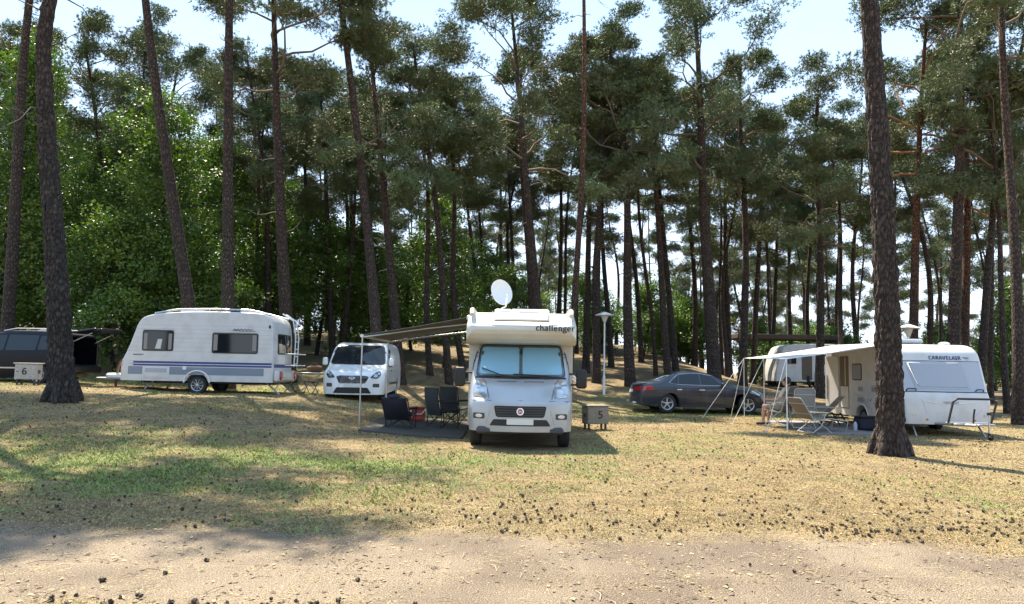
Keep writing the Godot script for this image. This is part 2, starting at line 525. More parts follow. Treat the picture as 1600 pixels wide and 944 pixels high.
	lb.tri(Vector3(-0.02, 0.002, -0.008), Vector3(0.006, 0.01, 0.012), Vector3(0.022, 0.003, -0.004))
	lb.tri(Vector3(-0.02, 0.002, -0.008), Vector3(-0.012, 0.006, 0.01), Vector3(0.006, 0.01, 0.012))
	var lx := []; var lc := []
	for i in 9000:
		var d := 4.4 + 13.0 * pow(rng.randf(), 1.6)
		var x := rng.randf_range(-1, 1) * (d * 0.72 + 0.5)
		if absf(x - 0.2) < 1.2 and d > 14.2: continue
		if M.nz.get_noise_2d(x * 16.0, d * 16.0) + rng.randf() * 0.5 < 0.1: continue
		lx.append(Transform3D(Basis(Vector3.UP, rng.randf() * TAU).scaled(Vector3.ONE * rng.randf_range(0.35, 1.3)), Vector3(x, gnd(x, d) + 0.004, -d)))
		lc.append(Color(0.075, 0.05, 0.035).lerp(Color(0.36, 0.27, 0.16), pow(rng.randf(), 1.6)))
	var lo := scatter("bark_chips", lb.mesh(), M.twig, lx, lc, self)
	lo.set_meta("kind", "stuff"); tag(lo, "brown bark chips and dead leaves strewn on the ground", "litter")
	# twigs and straw
	var tb := MB.new()
	tb.col = Color(1, 1, 1)
	tb.tube([Vector3(-0.06, 0, 0), Vector3(0, 0.012, 0.008), Vector3(0.07, 0.004, -0.006)], [0.0018, 0.0022, 0.001], 4)
	var tx := []; var tc := []
	for i in 1500:
		var d := 4.4 + 15.0 * pow(rng.randf(), 1.4)
		var x := rng.randf_range(-1, 1) * (d * 0.72 + 0.5)
		if absf(x - 0.2) < 1.2 and d > 14.2: continue
		tx.append(Transform3D(Basis(Vector3.UP, rng.randf() * TAU).scaled(Vector3.ONE * rng.randf_range(0.4, 1.6)), Vector3(x, gnd(x, d) + 0.006, -d)))
		tc.append(Color(0.12, 0.085, 0.055).lerp(Color(0.42, 0.35, 0.24), rng.randf()))
	r = scatter("fallen_twigs", tb.mesh(), M.twig, tx, tc, self)
	r.set_meta("kind", "stuff"); tag(r, "fine twigs and straw strewn on the ground", "twigs")

# ---------- trees ----------
func pad_mesh(sd: int) -> ArrayMesh:
	var g := RandomNumberGenerator.new()
	g.seed = sd
	var b := MB.new()
	for i in 46:
		var q := Vector3(g.randfn(), g.randfn(), g.randfn()).normalized() * pow(g.randf(), 0.45)
		q *= Vector3(0.62, 0.3, 0.62)
		var ax := (q * Vector3(1, 1.5, 1) + Vector3.UP * 0.22 + Vector3(g.randfn(), g.randfn(), g.randfn()) * 0.12).normalized()
		var tint := g.randf_range(0.7, 1.25)
		b.col = Color(tint, tint, tint)
		for j in 9:
			var dir := (ax * 0.8 + Vector3(g.randfn(), g.randfn(), g.randfn()) * 0.55).normalized()
			var s := dir.cross(Vector3(g.randfn(), g.randfn(), g.randfn())).normalized() * 0.013
			var l := g.randf_range(0.11, 0.2)
			b.tri(q - s, q + s, q + dir * l)
	return b.mesh(5.0)
func clump_mesh(sd: int) -> ArrayMesh:
	var g := RandomNumberGenerator.new()
	g.seed = sd
	var b := MB.new()
	for i in 64:
		var q := Vector3(g.randfn(), g.randfn(), g.randfn()).normalized() * pow(g.randf(), 0.5) * Vector3(0.55, 0.4, 0.55)
		var nn := (Vector3.UP * 0.9 + Vector3(g.randfn(), g.randfn(), g.randfn()) * 0.55).normalized()
		var u := nn.cross(Vector3(g.randfn(), g.randfn(), g.randfn())).normalized()
		var w := nn.cross(u)
		var l := g.randf_range(0.045, 0.085)
		var tint := g.randf_range(0.75, 1.2)
		b.col = Color(tint, tint, tint)
		b.quad(q - u * l, q - w * l * 0.6 + u * 0.01, q + u * l - nn * 0.02, q + w * l * 0.6 + u * 0.01)
	return b.mesh(5.0)
func pine(x: float, d: float, slope: float, H: float, r0: float, cs: float, cr: float, orange: float, label: String, group: String, near := false, dens := 1.0, bias := Vector3.ZERO):
	var o := thing("pine_tree", label, "tree", at(x, d), 0.0, group)
	var g := RandomNumberGenerator.new()
	g.seed = int(x * 1000.0) * 31 + int(d * 100.0)
	var far := group == "slim pines of the wood"
	var bendx := g.randf_range(-0.9, 0.9) if far else g.randf_range(-0.4, 0.4)
	var bendz := g.randf_range(-0.9, 0.9)
	var lz := g.randf_range(-0.02, 0.02)
	var ph := g.randf() * TAU
	var pos = func(t: float) -> Vector3:
		var h: float = t * H
		return Vector3(slope * h + bendx * sin(t * 5.0 + ph) * t + (0.0 if not near else 0.06 * sin(t * 9.0) + (2.2 * ss(0.5, 1.0, t) if x < 0 else 0.0)), h, lz * h + bendz * sin(t * 4.0) * t)
	var rad = func(t: float) -> float:
		return r0 * (1.1 - 0.85 * t) + r0 * (0.3 if near else 0.35) * exp(-t * H / 0.28) + 0.012
	var barkc = func(t: float) -> Color:
		var low := Color(0.125, 0.112, 0.098).lerp(Color(0.18, 0.115, 0.08), orange)
		var high := Color(0.155, 0.125, 0.10).lerp(Color(0.40, 0.18, 0.08), clampf(orange * orange * 1.1 + 0.06, 0, 1))
		return low.lerp(high, ss(0.15, 0.55, t))
	var pts := []; var rr := []; var cc := []
	var k := 26 if not near else 190
	for i in k + 1:
		var t := pow(float(i) / k, 1.35)
		if i == 0: pts.append(pos.call(0.0) + Vector3.DOWN * 0.25)
		else: pts.append(pos.call(t))
		rr.append(rad.call(t)); cc.append(barkc.call(t))
	var tb := MB.new()
	if near:
		var nz := noise(FastNoiseLite.TYPE_CELLULAR, 9.0, int(d * 10), 2)
		nz.cellular_return_type = FastNoiseLite.RETURN_DISTANCE2_SUB
		tb.tube(pts, rr, 80, cc, 0.085, nz)
		# root buttresses
		for i in 6:
			var a := TAU * i / 6.0 + g.randf() * 0.5
			var dr := Vector3(cos(a), 0, sin(a))
			tb.tube([Vector3.UP * 0.5 + dr * r0 * 0.8, Vector3.UP * 0.16 + dr * r0 * 1.05, Vector3.DOWN * 0.02 + dr * r0 * 1.3, Vector3.DOWN * 0.16 + dr * r0 * 1.7], [r0 * 0.2, r0 * 0.34, r0 * 0.26, r0 * 0.1], 14, [cc[0], cc[0], cc[0], cc[0]], 0.02, nz)
	else:
		tb.tube(pts, rr, 11, cc)
	part("trunk", tb, M.bark, o, 60.0)
	# branches
	var bb := MB.new()
	var pads := []; var pc := []
	var put = func(p: Vector3, s: float):
		var e := s * g.randf_range(0.6, 1.4)
		pads.append(Transform3D(Basis.from_euler(Vector3(g.randfn() * 0.25, g.randf() * TAU, g.randfn() * 0.25)).scaled(Vector3(e, e * g.randf_range(0.8, 1.15), e)), p))
		var c := Color(0.095, 0.150, 0.062).lerp(Color(0.175, 0.212, 0.078), g.randf()).lerp(Color(0.15, 0.115, 0.062), 0.7 * pow(g.randf(), 3.5))
		pc.append(c)
	var nb := int((10 + cr * 2.2) * dens * g.randf_range(0.8, 1.15))
	for i in nb:
		var u := (i + g.randf()) / nb
		var t := lerpf(cs, 0.985, u)
		var p: Vector3 = pos.call(t)
		var az := i * 2.4 + g.randf() * 0.9
		var L := cr * (0.45 + 0.55 * sin(PI * clampf(0.22 + u * 0.72, 0, 1))) * g.randf_range(0.6, 1.2)
		var out := Vector3(cos(az), 0, sin(az) * (0.4 if near and x < 0 else 1.0)) + bias
		var rise := lerpf(0.05, 0.9, u) + g.randf_range(-0.15, 0.3)
		var dir := (out + Vector3.UP * rise).normalized()
		L *= lerpf(1.0, out.length(), 0.7)
		var bp := [p]
		var br := [rad.call(t) * 0.42 + 0.008]
		var c0: Color = barkc.call(t) * 0.8
		var bc := [c0]
		var q := p
		for j in 6:
			dir = (dir + Vector3(g.randfn(), g.randfn() * 0.9, g.randfn()) * 0.36 + Vector3.UP * 0.05).normalized()
			q += dir * L / 6.0
			bp.append(q); br.append(br[0] * (1 - 0.14 * (j + 1))); bc.append(c0)
			if j >= 2:
				for e in [0, 0, 1, 1, 3, 4][j]:
					var sd := (dir + Vector3(g.randfn(), g.randfn() * 0.5 + 0.2, g.randfn()) * 0.8).normalized()
					var sl := L * g.randf_range(0.14, 0.32)
					var q2 := q + sd * sl
					bb.tube([q, q + sd * sl * 0.5 + Vector3(0, g.randfn() * 0.05, 0), q2], [br[j] * 0.5, br[j] * 0.35, 0.006], 4, [c0, c0, c0])
					put.call(q2, 0.85)
					if g.randf() < 0.8: put.call(q.lerp(q2, 0.6) + Vector3(g.randfn(), g.randfn() * 0.5, g.randfn()) * 0.2, 0.75)
		bb.tube(bp, br, 5, bc)
		put.call(q, 1.0)
	for i in 5: put.call(pos.call(1.0) + Vector3(g.randfn() * 0.5, g.randf_range(-0.7, 0.15), g.randfn() * 0.5), 0.95)
	# dead lower branches
	for i in int(9 * dens):
		var t := g.randf_range(cs * 0.5, cs)
		var p: Vector3 = pos.call(t)
		var az := g.randf() * TAU
		var dir := Vector3(cos(az), g.randf_range(-0.2, 0.5), sin(az)).normalized()
		var L := g.randf_range(0.4, 2.0)
		var c0 := Color(0.065, 0.055, 0.05)
		var dp := [p]
		for e in 5:
			dir = (dir + Vector3(g.randfn(), g.randfn(), g.randfn()) * 0.33).normalized()
			dp.append(dp[-1] + dir * L * 0.2)
		bb.tube(dp, [0.026, 0.021, 0.016, 0.011, 0.007, 0.003], 4, [c0, c0, c0, c0, c0, c0])
		bb.tube([dp[3], dp[3] + (dir + Vector3(g.randfn(), g.randfn(), g.randfn()) * 0.8) * L * 0.25], [0.01, 0.003], 3, [c0, c0])
	part("branches", bb, M.twig, o)
	var f := scatter("needles", M.pads[g.randi() % 4], M.needles, pads, pc, o)
	f.set_meta("kind", "stuff")
	return o
func build_pines():
	M.pads = []
	for i in 4: M.pads.append(pad_mesh(100 + i))
	for i in MAIN_PINES.size():
		var t = MAIN_PINES[i]
		pine(t[0], t[1], t[2], t[3] * (0.92 if t[5] < 0.6 else 1.0), t[4] * (1.0 if t[1] < 19.0 else 0.88), t[5], t[6], t[7], t[8], "tall pines of the camp site", t[1] < 19.0, 1.25 if i < 4 else 1.0, Vector3(0.25, 0, 0) if i == 1 else Vector3.ZERO)
	var zone = func(x: float, d: float) -> String:
		var u := x / d
		if u < -0.52: return "behind the black wagon"
		if u < -0.40: return "behind the striped caravan's front"
		if u < -0.27: return "behind the striped caravan's rear"
		if u < -0.13: return "behind the white van"
		if u < -0.03: return "behind the motorhome awning"
		if u < 0.09: return "behind the motorhome"
		if u < 0.17: return "behind the lamp post"
		if u < 0.26: return "behind the grey sedan's tail"
		if u < 0.36: return "behind the grey sedan's bonnet"
		if u < 0.48: return "behind the white sun canopy"
		return "behind the right caravan"
	var look = func(x: float, d: float, slope: float, H: float, r: float) -> String:
		var s := "stout " if r > 0.2 else ("thin " if r < 0.12 else "slim ")
		s += "left-leaning " if slope < -0.035 else ("right-leaning " if slope > 0.02 else "upright ")
		s += "tall " if H > 16.5 else ("short " if H < 12 else "")
		return s + "pine " + ("deep in the wood " if d > 60 else ("within the wood " if d > 44 else "at the wood's edge ")) + zone.call(x, d)
	for t in MORE_PINES:
		var z: String = look.call(t[0], t[1], t[2], t[3], t[4])
		pine(t[0], t[1], t[2], t[3] * 0.93, t[4] * 0.8, rng.randf_range(0.54, 0.68), rng.randf_range(2.2, 3.2), rng.randf_range(0.1, 0.5), z, "slim pines of the wood")
	# the wood goes on behind the camera; the windows and paint mirror it
	for i in 16:
		var bx := (i - 7.5) * 5.2 + rng.randf_range(-1.8, 1.8)
		var bd := -rng.randf_range(13, 30)
		pine(bx, bd, rng.randf_range(-0.04, 0.04), rng.randf_range(14, 19), rng.randf_range(0.18, 0.3), rng.randf_range(0.2, 0.4), rng.randf_range(3.2, 4.4), 0.3, "pine of the wood behind the photographer, outside the picture", "pines behind the photographer")
	# the depth of the wood
	var placed := []
	var guard := 0
	while placed.size() < 165 and guard < 6000:
		guard += 1
		var deep := placed.size() >= 85
		var d := rng.randf_range(56, 105) if deep else rng.randf_range(38, 70)
		var u := rng.randf_range(-0.78, 0.78)
		var x := u * d
		var ok := true
		for p in placed:
			if p.distance_to(Vector2(x, d)) < 2.6: ok = false
		if u > 0.33 and u < 0.46 and d < 49: ok = false
		if not ok: continue
		placed.append(Vector2(x, d))
		var sl := rng.randf_range(-0.07, 0.05)
		var hh := rng.randf_range(8, 15) if deep else rng.randf_range(12, 17.5)
		var rr := rng.randf_range(0.07, 0.14)
		var z: String = look.call(x, d, sl, hh, rr)
		pine(x, d, sl, hh, rr, rng.randf_range(0.06, 0.3) if deep else rng.randf_range(0.46, 0.66), rng.randf_range(1.8, 3.0), rng.randf_range(0, 0.4), z, "slim pines of the wood", false, 0.65)
func build_leafy():
	M.clumps = []
	for i in 3: M.clumps.append(clump_mesh(200 + i))
	var all := LEAFY_TREES.duplicate()
	# undergrowth between the far trunks
	for i in 22:
		var sd := rng.randf_range(47, 74)
		all.append([rng.randf_range(-0.2, 0.74) * sd, sd, rng.randf_range(2.4, 5.0), rng.randf_range(1.5, 2.6), 1])
	for i in all.size():
		var t = all[i]
		var x: float = t[0]; var d: float = t[1]; var H: float = maxf(t[2], 2.2); var R: float = t[3]
		var bright: bool = t[4] == 1
		var u := x / d
		var label := ""
		var size := "tall " if H > 9.0 else ("low " if H < 5.0 else "")
		var tone := "bright green " if bright else "dark green "
		var where: String = ["far behind the black wagon", "behind the black wagon", "behind the striped caravan's front", "behind the striped caravan's middle", "behind the striped caravan's rear", "left of the white van", "behind the white van", "above the motorhome awning", "behind the motorhome", "right of the motorhome", "behind the grey sedan", "behind the grey sedan's bonnet"][clampi(int((u + 0.72) / 0.09), 0, 11)]
		if u < 0.4: label = size + tone + "tree " + ("deep in the wood " if d > 45 else "at the wood's edge ") + where
		else: label = "bright green leafy bush at the far right edge"
		if i == 0: label = "sunlit bright green tree left of the pine leaning left"
		if i == 16: label = "yellow-green leafy tree at the top left corner"
		var o := thing("leafy_tree", label, "tree", at(x, d), 0.0, "leafy trees among the pines")
		var g := RandomNumberGenerator.new()
		g.seed = 900 + i
		var tb := MB.new()
		var bc := Color(0.07, 0.062, 0.052)
		var pts := []; var rr := []; var cc := []
		for j in 9:
			var q := j / 8.0
			pts.append(Vector3(0.25 * sin(q * 4 + i), q * H * 0.85 - 0.2, 0.2 * sin(q * 3 + 2.0 * i)))
			rr.append(0.03 + H * 0.011 * (1.1 - q)); cc.append(bc)
		tb.tube(pts, rr, 8, cc)
		part("trunk", tb, M.bark, o)
		var bb := MB.new()
		var xf := []; var col := []
		var n := int(26 + H * 3.0)
		for j in n:
			var q := (j + g.randf()) / n
			var y := lerpf(0.10 if H < 8 else 0.14, 0.97, q) * H
			var prof := sin(PI * clampf(pow(q, 0.8) * 0.86 + 0.12, 0, 1))
			var L := R * prof * g.randf_range(0.55, 1.15)
			var az := j * 2.4 + g.randf()
			var base := Vector3(0.25 * sin(y / H * 4 + i), y, 0.2 * sin(y / H * 3 + 2.0 * i))
			var tip := base + Vector3(cos(az) * L, g.randf_range(-0.2, 0.6) + L * 0.15, sin(az) * L)
			bb.tube([base, base.lerp(tip, 0.5) + Vector3(0, 0.15, 0), tip], [0.035, 0.022, 0.006], 4, [bc, bc, bc])
			for e in int(4 + L * 2.2):
				var w := g.randf_range(0.3, 1.08)
				var s := g.randf_range(0.8, 1.35)
				xf.append(Transform3D(Basis.from_euler(Vector3(g.randfn() * 0.3, g.randf() * TAU, g.randfn() * 0.3)).scaled(Vector3.ONE * s), base.lerp(tip, w) + Vector3(g.randfn(), g.randfn() * 0.7, g.randfn()) * 0.35))
				var c := Color(0.075, 0.145, 0.030).lerp(Color(0.16, 0.225, 0.042), g.randf())
				col.append(c)
		part("branches", bb, M.twig, o)
		var f := scatter("leaves", M.clumps[i % 3], M.leaf, xf, col, o)
		f.set_meta("kind", "stuff")

# ---------- vehicles ----------
func wheel(parent: Node3D, pos: Vector3, r: float, w: float, side: float, rim: Material, spokes := 10, twin := false):
	var b := MB.new()
	b.xf = Transform3D(Basis(Vector3(0, 0, 1), -side * PI / 2), pos)
	var h := w / 2
	b.lathe([Vector2(r * 0.62, -h), Vector2(r * 0.9, -h), Vector2(r * 0.985, -h * 0.72), Vector2(r, -h * 0.3), Vector2(r, h * 0.3), Vector2(r * 0.985, h * 0.72), Vector2(r * 0.92, h), Vector2(r * 0.68, h), Vector2(r * 0.64, h * 0.8)], 32)
	var t := part("wheel", b, M.rubber, parent, 30.0)
	b = MB.new()
	b.xf = Transform3D(Basis(Vector3(0, 0, 1), -side * PI / 2), pos)
	b.lathe([Vector2(0, h * 0.3), Vector2(r * 0.5, h * 0.3), Vector2(r * 0.63, h * 0.35)], 28)
	part("brake_disc", b, M.plastic, t)
	b = MB.new()
	b.xf = Transform3D(Basis(Vector3(0, 0, 1), -side * PI / 2), pos)
	b.lathe([Vector2(r * 0.63, h * 0.4), Vector2(r * 0.69, h * 0.86), Vector2(r * 0.66, h * 0.95), Vector2(r * 0.60, h * 0.8), Vector2(r * 0.6, h * 0.4)], 32)
	b.lathe([Vector2(r * 0.17, h * 0.4), Vector2(r * 0.15, h * 0.9), Vector2(0, h * 0.95)], 16)
	for i in spokes:
		var a := TAU * i / spokes
		var x0 := b.xf
		b.xf = x0 * Transform3D(Basis(Vector3.UP, a), Vector3.ZERO)
		b.box(Vector3(r * 0.37, h * 0.7, 0), Vector3(r * 0.5, h * 0.25, r * (0.62 / spokes)), 0.006)
		b.xf = x0
	part("rim", b, rim, t)
	return t
func bar(called: String, pts: Array, r: float, m: Material, parent: Node, sides := 8) -> MeshInstance3D:
	var b := MB.new()
	var rr := []
	for p in pts: rr.append(r)
	b.tube(pts, rr, sides)
	return part(called, b, m, parent)
func boxp(called: String, c: Vector3, s: Vector3, m: Material, parent: Node, bev := 0.01, basis := Basis()) -> MeshInstance3D:
	var b := MB.new()
	b.xf = Transform3D(basis, c)
	b.box(Vector3.ZERO, s, bev)
	return part(called, b, m, parent, 30.0)
func side_window(h: Hull, s: float, z0: float, z1: float, y0: float, y1: float, r: float, parent: Node, called := "window", frame = null, glass = null):
	var fr := ppatch(called, rect(z0, z1, y0, y1, r), h.side_fn(s), M.black if frame == null else frame, parent, 0.012, 0.02)
	ppatch("pane", rect(z0 + 0.035, z1 - 0.035, y0 + 0.035, y1 - 0.035, r * 0.7), h.side_fn(s), M.glass if glass == null else glass, fr, 0.018, 0.01)
	return fr

func build_motorhome():
	var o := thing("motorhome", "silver motorhome with overcab and satellite dish facing the camera", "motorhome", at(0.2, 14.6), deg_to_rad(-0.6))
	# cab
	var h := Hull.new()
	h.W = 1.03; h.rt = 0.14; h.rf = 0.16; h.bowf = 0.34; h.tuck = 0.02; h.belt = 1.3; h.tum = 0.08
	h.setup([Vector2(0, 0.46), Vector2(-0.004, 0.6), Vector2(-0.012, 0.8), Vector2(-0.03, 0.93), Vector2(-0.10, 0.985), Vector2(-0.20, 1.06), Vector2(-0.42, 1.26), Vector2(-0.66, 1.37), Vector2(-0.86, 1.52), Vector2(-1.32, 2.08), Vector2(-1.5, 2.2), Vector2(-2.1, 2.24)], [Vector2(0, 0.36), Vector2(-2.1, 0.36)])
	h.arches = [[-0.98, 0.34, 0.42]]
	var b := MB.new()
	h.shell(b)
	var cab := part("cab", b, M.silver, o)
	var F := h.front_fn()
	# windscreen
	var scr := ppatch("windscreen", rpoly([Vector2(-0.93, 1.395), Vector2(0.93, 1.395), Vector2(0.86, 2.09), Vector2(-0.86, 2.09)], 0.12), F, M.gloss_black, o, 0.006)
	for s in [-1.0, 1.0]:
		ppatch("sun_screen", rpoly([Vector2(s * 0.035, 1.46), Vector2(s * 0.86, 1.47), Vector2(s * 0.81, 2.03), Vector2(s * 0.035, 2.03)], 0.06), F, M.screen_shade, scr, 0.012, 0.008)
	ppatch("mirror_mount", rect(-0.035, 0.035, 1.88, 1.97, 0.02), F, M.black, scr, 0.03, 0.03)
	ppatch("glass", rpoly([Vector2(-0.90, 1.42), Vector2(0.90, 1.42), Vector2(0.83, 2.065), Vector2(-0.83, 2.065)], 0.11), F, M.pane, scr, 0.022, 0.004)
	ppatch("sticker", rect(-0.77, -0.72, 1.55, 1.61, 0.005), F, M.plate, scr, 0.024, 0.003)
	for a in [[Vector2(-0.02, 1.37), Vector2(-0.4, 1.415), Vector2(-0.80, 1.56)], [Vector2(0.68, 1.39), Vector2(0.3, 1.425), Vector2(-0.15, 1.44)]]:
		var pts := []
		for q in a: pts.append(F.call(q.x, q.y, 0.045))
		bar("wiper", pts, 0.012, M.black, o)
	# bonnet shut lines, vents
	for s in [-1.0, 1.0]:
		for i in 12: ppatch("vent_slot", rect(s * (0.08 + i * 0.034), s * (0.08 + i * 0.034) + s * 0.02, 1.315, 1.335, 0.003), F, M.plastic, o, 0.003, 0.004)
		var pts := []
		for q in [Vector2(s * 0.62, 0.99), Vector2(s * 0.66, 1.15), Vector2(s * 0.7, 1.3), Vector2(s * 0.78, 1.375)]: pts.append(F.call(q.x, q.y, 0.0))
		bar("bonnet_seam", pts, 0.006, M.plastic, o, 5)
	bar("bumper_seam", [F.call(-0.98, 0.95, 0), F.call(-0.6, 0.955, 0), F.call(0, 0.96, 0), F.call(0.6, 0.955, 0), F.call(0.98, 0.95, 0)], 0.006, M.plastic, o, 5)
	# headlights
	for s in [-1.0, 1.0]:
		var hl := ppatch("headlight", rpoly([Vector2(s * 0.66, 1.0), Vector2(s * 0.95, 1.02), Vector2(s * 0.965, 1.2), Vector2(s * 0.90, 1.335), Vector2(s * 0.80, 1.345), Vector2(s * 0.68, 1.2)], 0.06), F, M.lens, o, 0.012, 0.03)
		ppatch("reflector", disc(s * 0.79, 1.10, 0.07, 0.055), F, M.chrome, hl, 0.02, 0.012)
		ppatch("reflector", disc(s * 0.86, 1.23, 0.05, 0.05), F, M.chrome, hl, 0.02, 0.012)
		ppatch("indicator", disc(s * 0.80, 1.29, 0.03, 0.025), F, M.orange_lens, hl, 0.02, 0.012)
		var fog := ppatch("fog_lamp", rect(s * 0.70, s * 0.93, 0.60, 0.71, 0.02), F, M.plastic, o, 0.006, 0.02)
		ppatch("lens", disc(s * 0.815, 0.655, 0.07, 0.035), F, M.lens, fog, 0.012, 0.01)
	# grille
	var gr := ppatch("grille", rpoly([Vector2(-0.47, 0.64), Vector2(0.47, 0.64), Vector2(0.52, 0.86), Vector2(-0.52, 0.86)], 0.05), F, M.black, o, 0.004)
	for i in 4: ppatch("slat", rect(-0.48 + 0.01 * (3 - i), 0.48 - 0.01 * (3 - i), 0.675 + i * 0.047, 0.69 + i * 0.047, 0.004), F, M.plastic, gr, 0.014, 0.012)
	var em := ppatch("emblem", disc(0, 0.755, 0.07), F, M.chrome, gr, 0.022, 0.02)
	ppatch("badge", disc(0, 0.755, 0.052), F, M.red, em, 0.027, 0.01)
	text("lettering", "FIAT", 0.042, M.lamp_white, em, Vector3(-0.0, 0.755, F.call(0, 0.755, 0.03).z), Basis(), false, 0.003)
	ppatch("number_plate", rect(-0.26, 0.26, 0.50, 0.61, 0.01), F, M.plate, o, 0.012, 0.012)
	var seal := []
	for q in [Vector2(-0.93, 1.40), Vector2(-0.5, 1.385), Vector2(0, 1.38), Vector2(0.5, 1.385), Vector2(0.93, 1.40)]: seal.append(F.call(q.x, q.y, 0.004))
	bar("windscreen_seal", seal, 0.016, M.black, o, 6)
	ppatch("lower_intake", rpoly([Vector2(-0.60, 0.475), Vector2(0.60, 0.475), Vector2(0.52, 0.60), Vector2(-0.52, 0.60)], 0.03), F, M.black, o, 0.004)
	for s in [-1.0, 1.0]:
		bar("bumper_crease", [F.call(s * 0.58, 0.94, 0.001), F.call(s * 0.60, 0.75, 0.001), F.call(s * 0.68, 0.50, 0.001)], 0.008, M.silver, o, 6)
	b = MB.new()
	b.box(Vector3(0, 0.38, -0.36), Vector3(1.72, 0.14, 0.5), 0.05)
	part("lower_bumper", b, M.plastic, o)
	# mirrors
	for s in [-1.0, 1.0]:
		b = MB.new()
		b.box(Vector3(s * 1.26, 1.40, -0.92), Vector3(0.22, 0.40, 0.13), 0.055)
		var mi := part("wing_mirror", b, M.black, o, 60.0)
		for y in [1.28, 1.5]: bar("arm", [Vector3(s * 0.93, y - 0.01, -0.97), Vector3(s * 1.22, y, -0.92)], 0.022, M.plastic, mi)
		side_window(h, s, -1.95, -1.12, 1.36, 1.95, 0.1, o, "cab_window")
	for s in [-1.0, 1.0]:
		wheel(o, Vector3(s * 0.9, 0.33, -0.98), 0.33, 0.22, s, M.alu, 8)
		wheel(o, Vector3(s * 0.98, 0.33, -4.9), 0.33, 0.22, s, M.alu, 8)
	# living box with overcab
	var g := Hull.new()
	g.W = 1.155; g.rt = 0.09; g.rf = 0.22; g.rr = 0.06; g.tuck = 0.0; g.bowf = 0.12
	g.setup([Vector2(-0.72, 2.42), Vector2(-0.735, 2.46), Vector2(-0.78, 2.50), Vector2(-0.94, 2.57), Vector2(-1.3, 2.70), Vector2(-1.62, 2.80), Vector2(-2.0, 2.82), Vector2(-6.6, 2.82), Vector2(-6.86, 2.8), Vector2(-6.9, 2.6), Vector2(-6.92, 0.6)], [Vector2(-0.72, 2.38), Vector2(-0.76, 2.30), Vector2(-0.86, 2.20), Vector2(-1.0, 2.13), Vector2(-1.2, 2.10), Vector2(-1.95, 2.10), Vector2(-2.0, 0.34), Vector2(-6.92, 0.34)], 1)
	g.arches = [[-4.9, 0.33, 0.42]]
	b = MB.new()
	g.shell(b)
	part("living_body", b, M.cream, o)
	var G := g.front_fn()
	var sky := ppatch("overcab_skylight", rect(-0.585, 0.585, 2.575, 2.75, 0.03), G, M.plastic, o, 0.02, 0.03)
	ppatch("pane", rect(-0.55, 0.55, 2.597, 2.735, 0.03), G, M.pale_panel, sky, 0.028, 0.01)
	var cr := []
	for i in 21:
		var u := i / 10.0 - 1.0
		cr.append(G.call(u * 1.0, 2.475 + 0.12 * pow(absf(u), 5), 0.0))
	bar("crease", cr, 0.012, M.cream, o, 6)
	for s in [-1.0, 1.0]:
		bar("roof_rail", [Vector3(s * 1.04, 2.70, -1.0), Vector3(s * 1.07, 2.83, -1.4), Vector3(s * 1.08, 2.87, -1.8), Vector3(s * 1.08, 2.86, -6.6)], 0.05, M.cream, o, 10)
	var za: float = G.call(0.40, 2.425, 0.0).z
	var zb: float = G.call(0.98, 2.425, 0.0).z
	text("lettering", "challenger", 0.115, M.black, o, Vector3(0.69, 2.425, (za + zb) * 0.5 + 0.035), Basis(Vector3.UP, atan2(za - zb, 0.58)))
	b = MB.new()
	b.box(Vector3(0.2, 2.90, -3.1), Vector3(0.9, 0.14, 0.9), 0.05)
	part("roof_vent", b, M.white, o)
	b = MB.new()
	b.box(Vector3(0.15, 2.86, -2.2), Vector3(0.5, 0.09, 0.45), 0.03)
	part("roof_vent", b, M.white, o)
	boxp("side_window", Vector3(-1.16, 1.85, -4.0), Vector3(0.03, 0.5, 0.9), M.tint, o)
	boxp("entrance_door", Vector3(-1.158, 1.3, -5.4), Vector3(0.02, 1.8, 0.6), M.white, o)
	# satellite dish
	b = MB.new()
	b.box(Vector3(-0.42, 2.87, -2.5), Vector3(0.4, 0.14, 0.34), 0.04)
	var dish := part("dish_base", b, M.white, o)
	b = MB.new()
	b.xf = Transform3D(Basis(Vector3(0, 1, 0), deg_to_rad(28)) * Basis(Vector3(1, 0, 0), deg_to_rad(72)), Vector3(-0.5, 3.30, -2.45)).scaled_local(Vector3(0.265, 1, 0.315))
	b.lathe([Vector2(0, 0.0), Vector2(0.5, 0.018), Vector2(0.85, 0.05), Vector2(1, 0.075), Vector2(1, 0.09), Vector2(0.8, 0.055), Vector2(0.4, 0.025), Vector2(0, 0.016)], 36)
	part("dish", b, M.lamp_white, o)
	bar("feed_arm", [Vector3(-0.46, 2.95, -2.45), Vector3(-0.36, 2.98, -2.15), Vector3(-0.34, 3.16, -1.98)], 0.018, M.lamp_white, o)
	boxp("receiver", Vector3(-0.34, 3.19, -1.98), Vector3(0.05, 0.08, 0.07), M.lamp_white, o)
	# awning on the left side
	boxp("awning_case", Vector3(-1.2, 2.72, -4.3), Vector3(0.1, 0.13, 4.0), M.lamp_white, o, 0.03)
	b = MB.new()
	b.sheet(Vector3(-3.68, 2.3, -2.75), Vector3(-1.22, 2.74, -2.4), Vector3(-1.22, 2.74, -6.2), Vector3(-3.68, 2.3, -6.2), Vector3(0, -0.05, 0), 0.01, 10)
	part("awning_cloth", b, M.awning, o)
	bar("awning_rail", [Vector3(-3.71, 2.28, -2.7), Vector3(-3.71, 2.28, -6.25)], 0.04, M.lamp_white, o)
	for z in [-2.75, -6.2]:
		bar("awning_arm", [Vector3(-1.25, 2.6, z), Vector3(-2.3, 2.47, z - 0.05), Vector3(-3.68, 2.25, z)], 0.025, M.alu, o)
		bar("awning_leg", [Vector3(-3.7, 2.28, z), Vector3(-3.7, 0.03, z)], 0.018, M.alu, o)
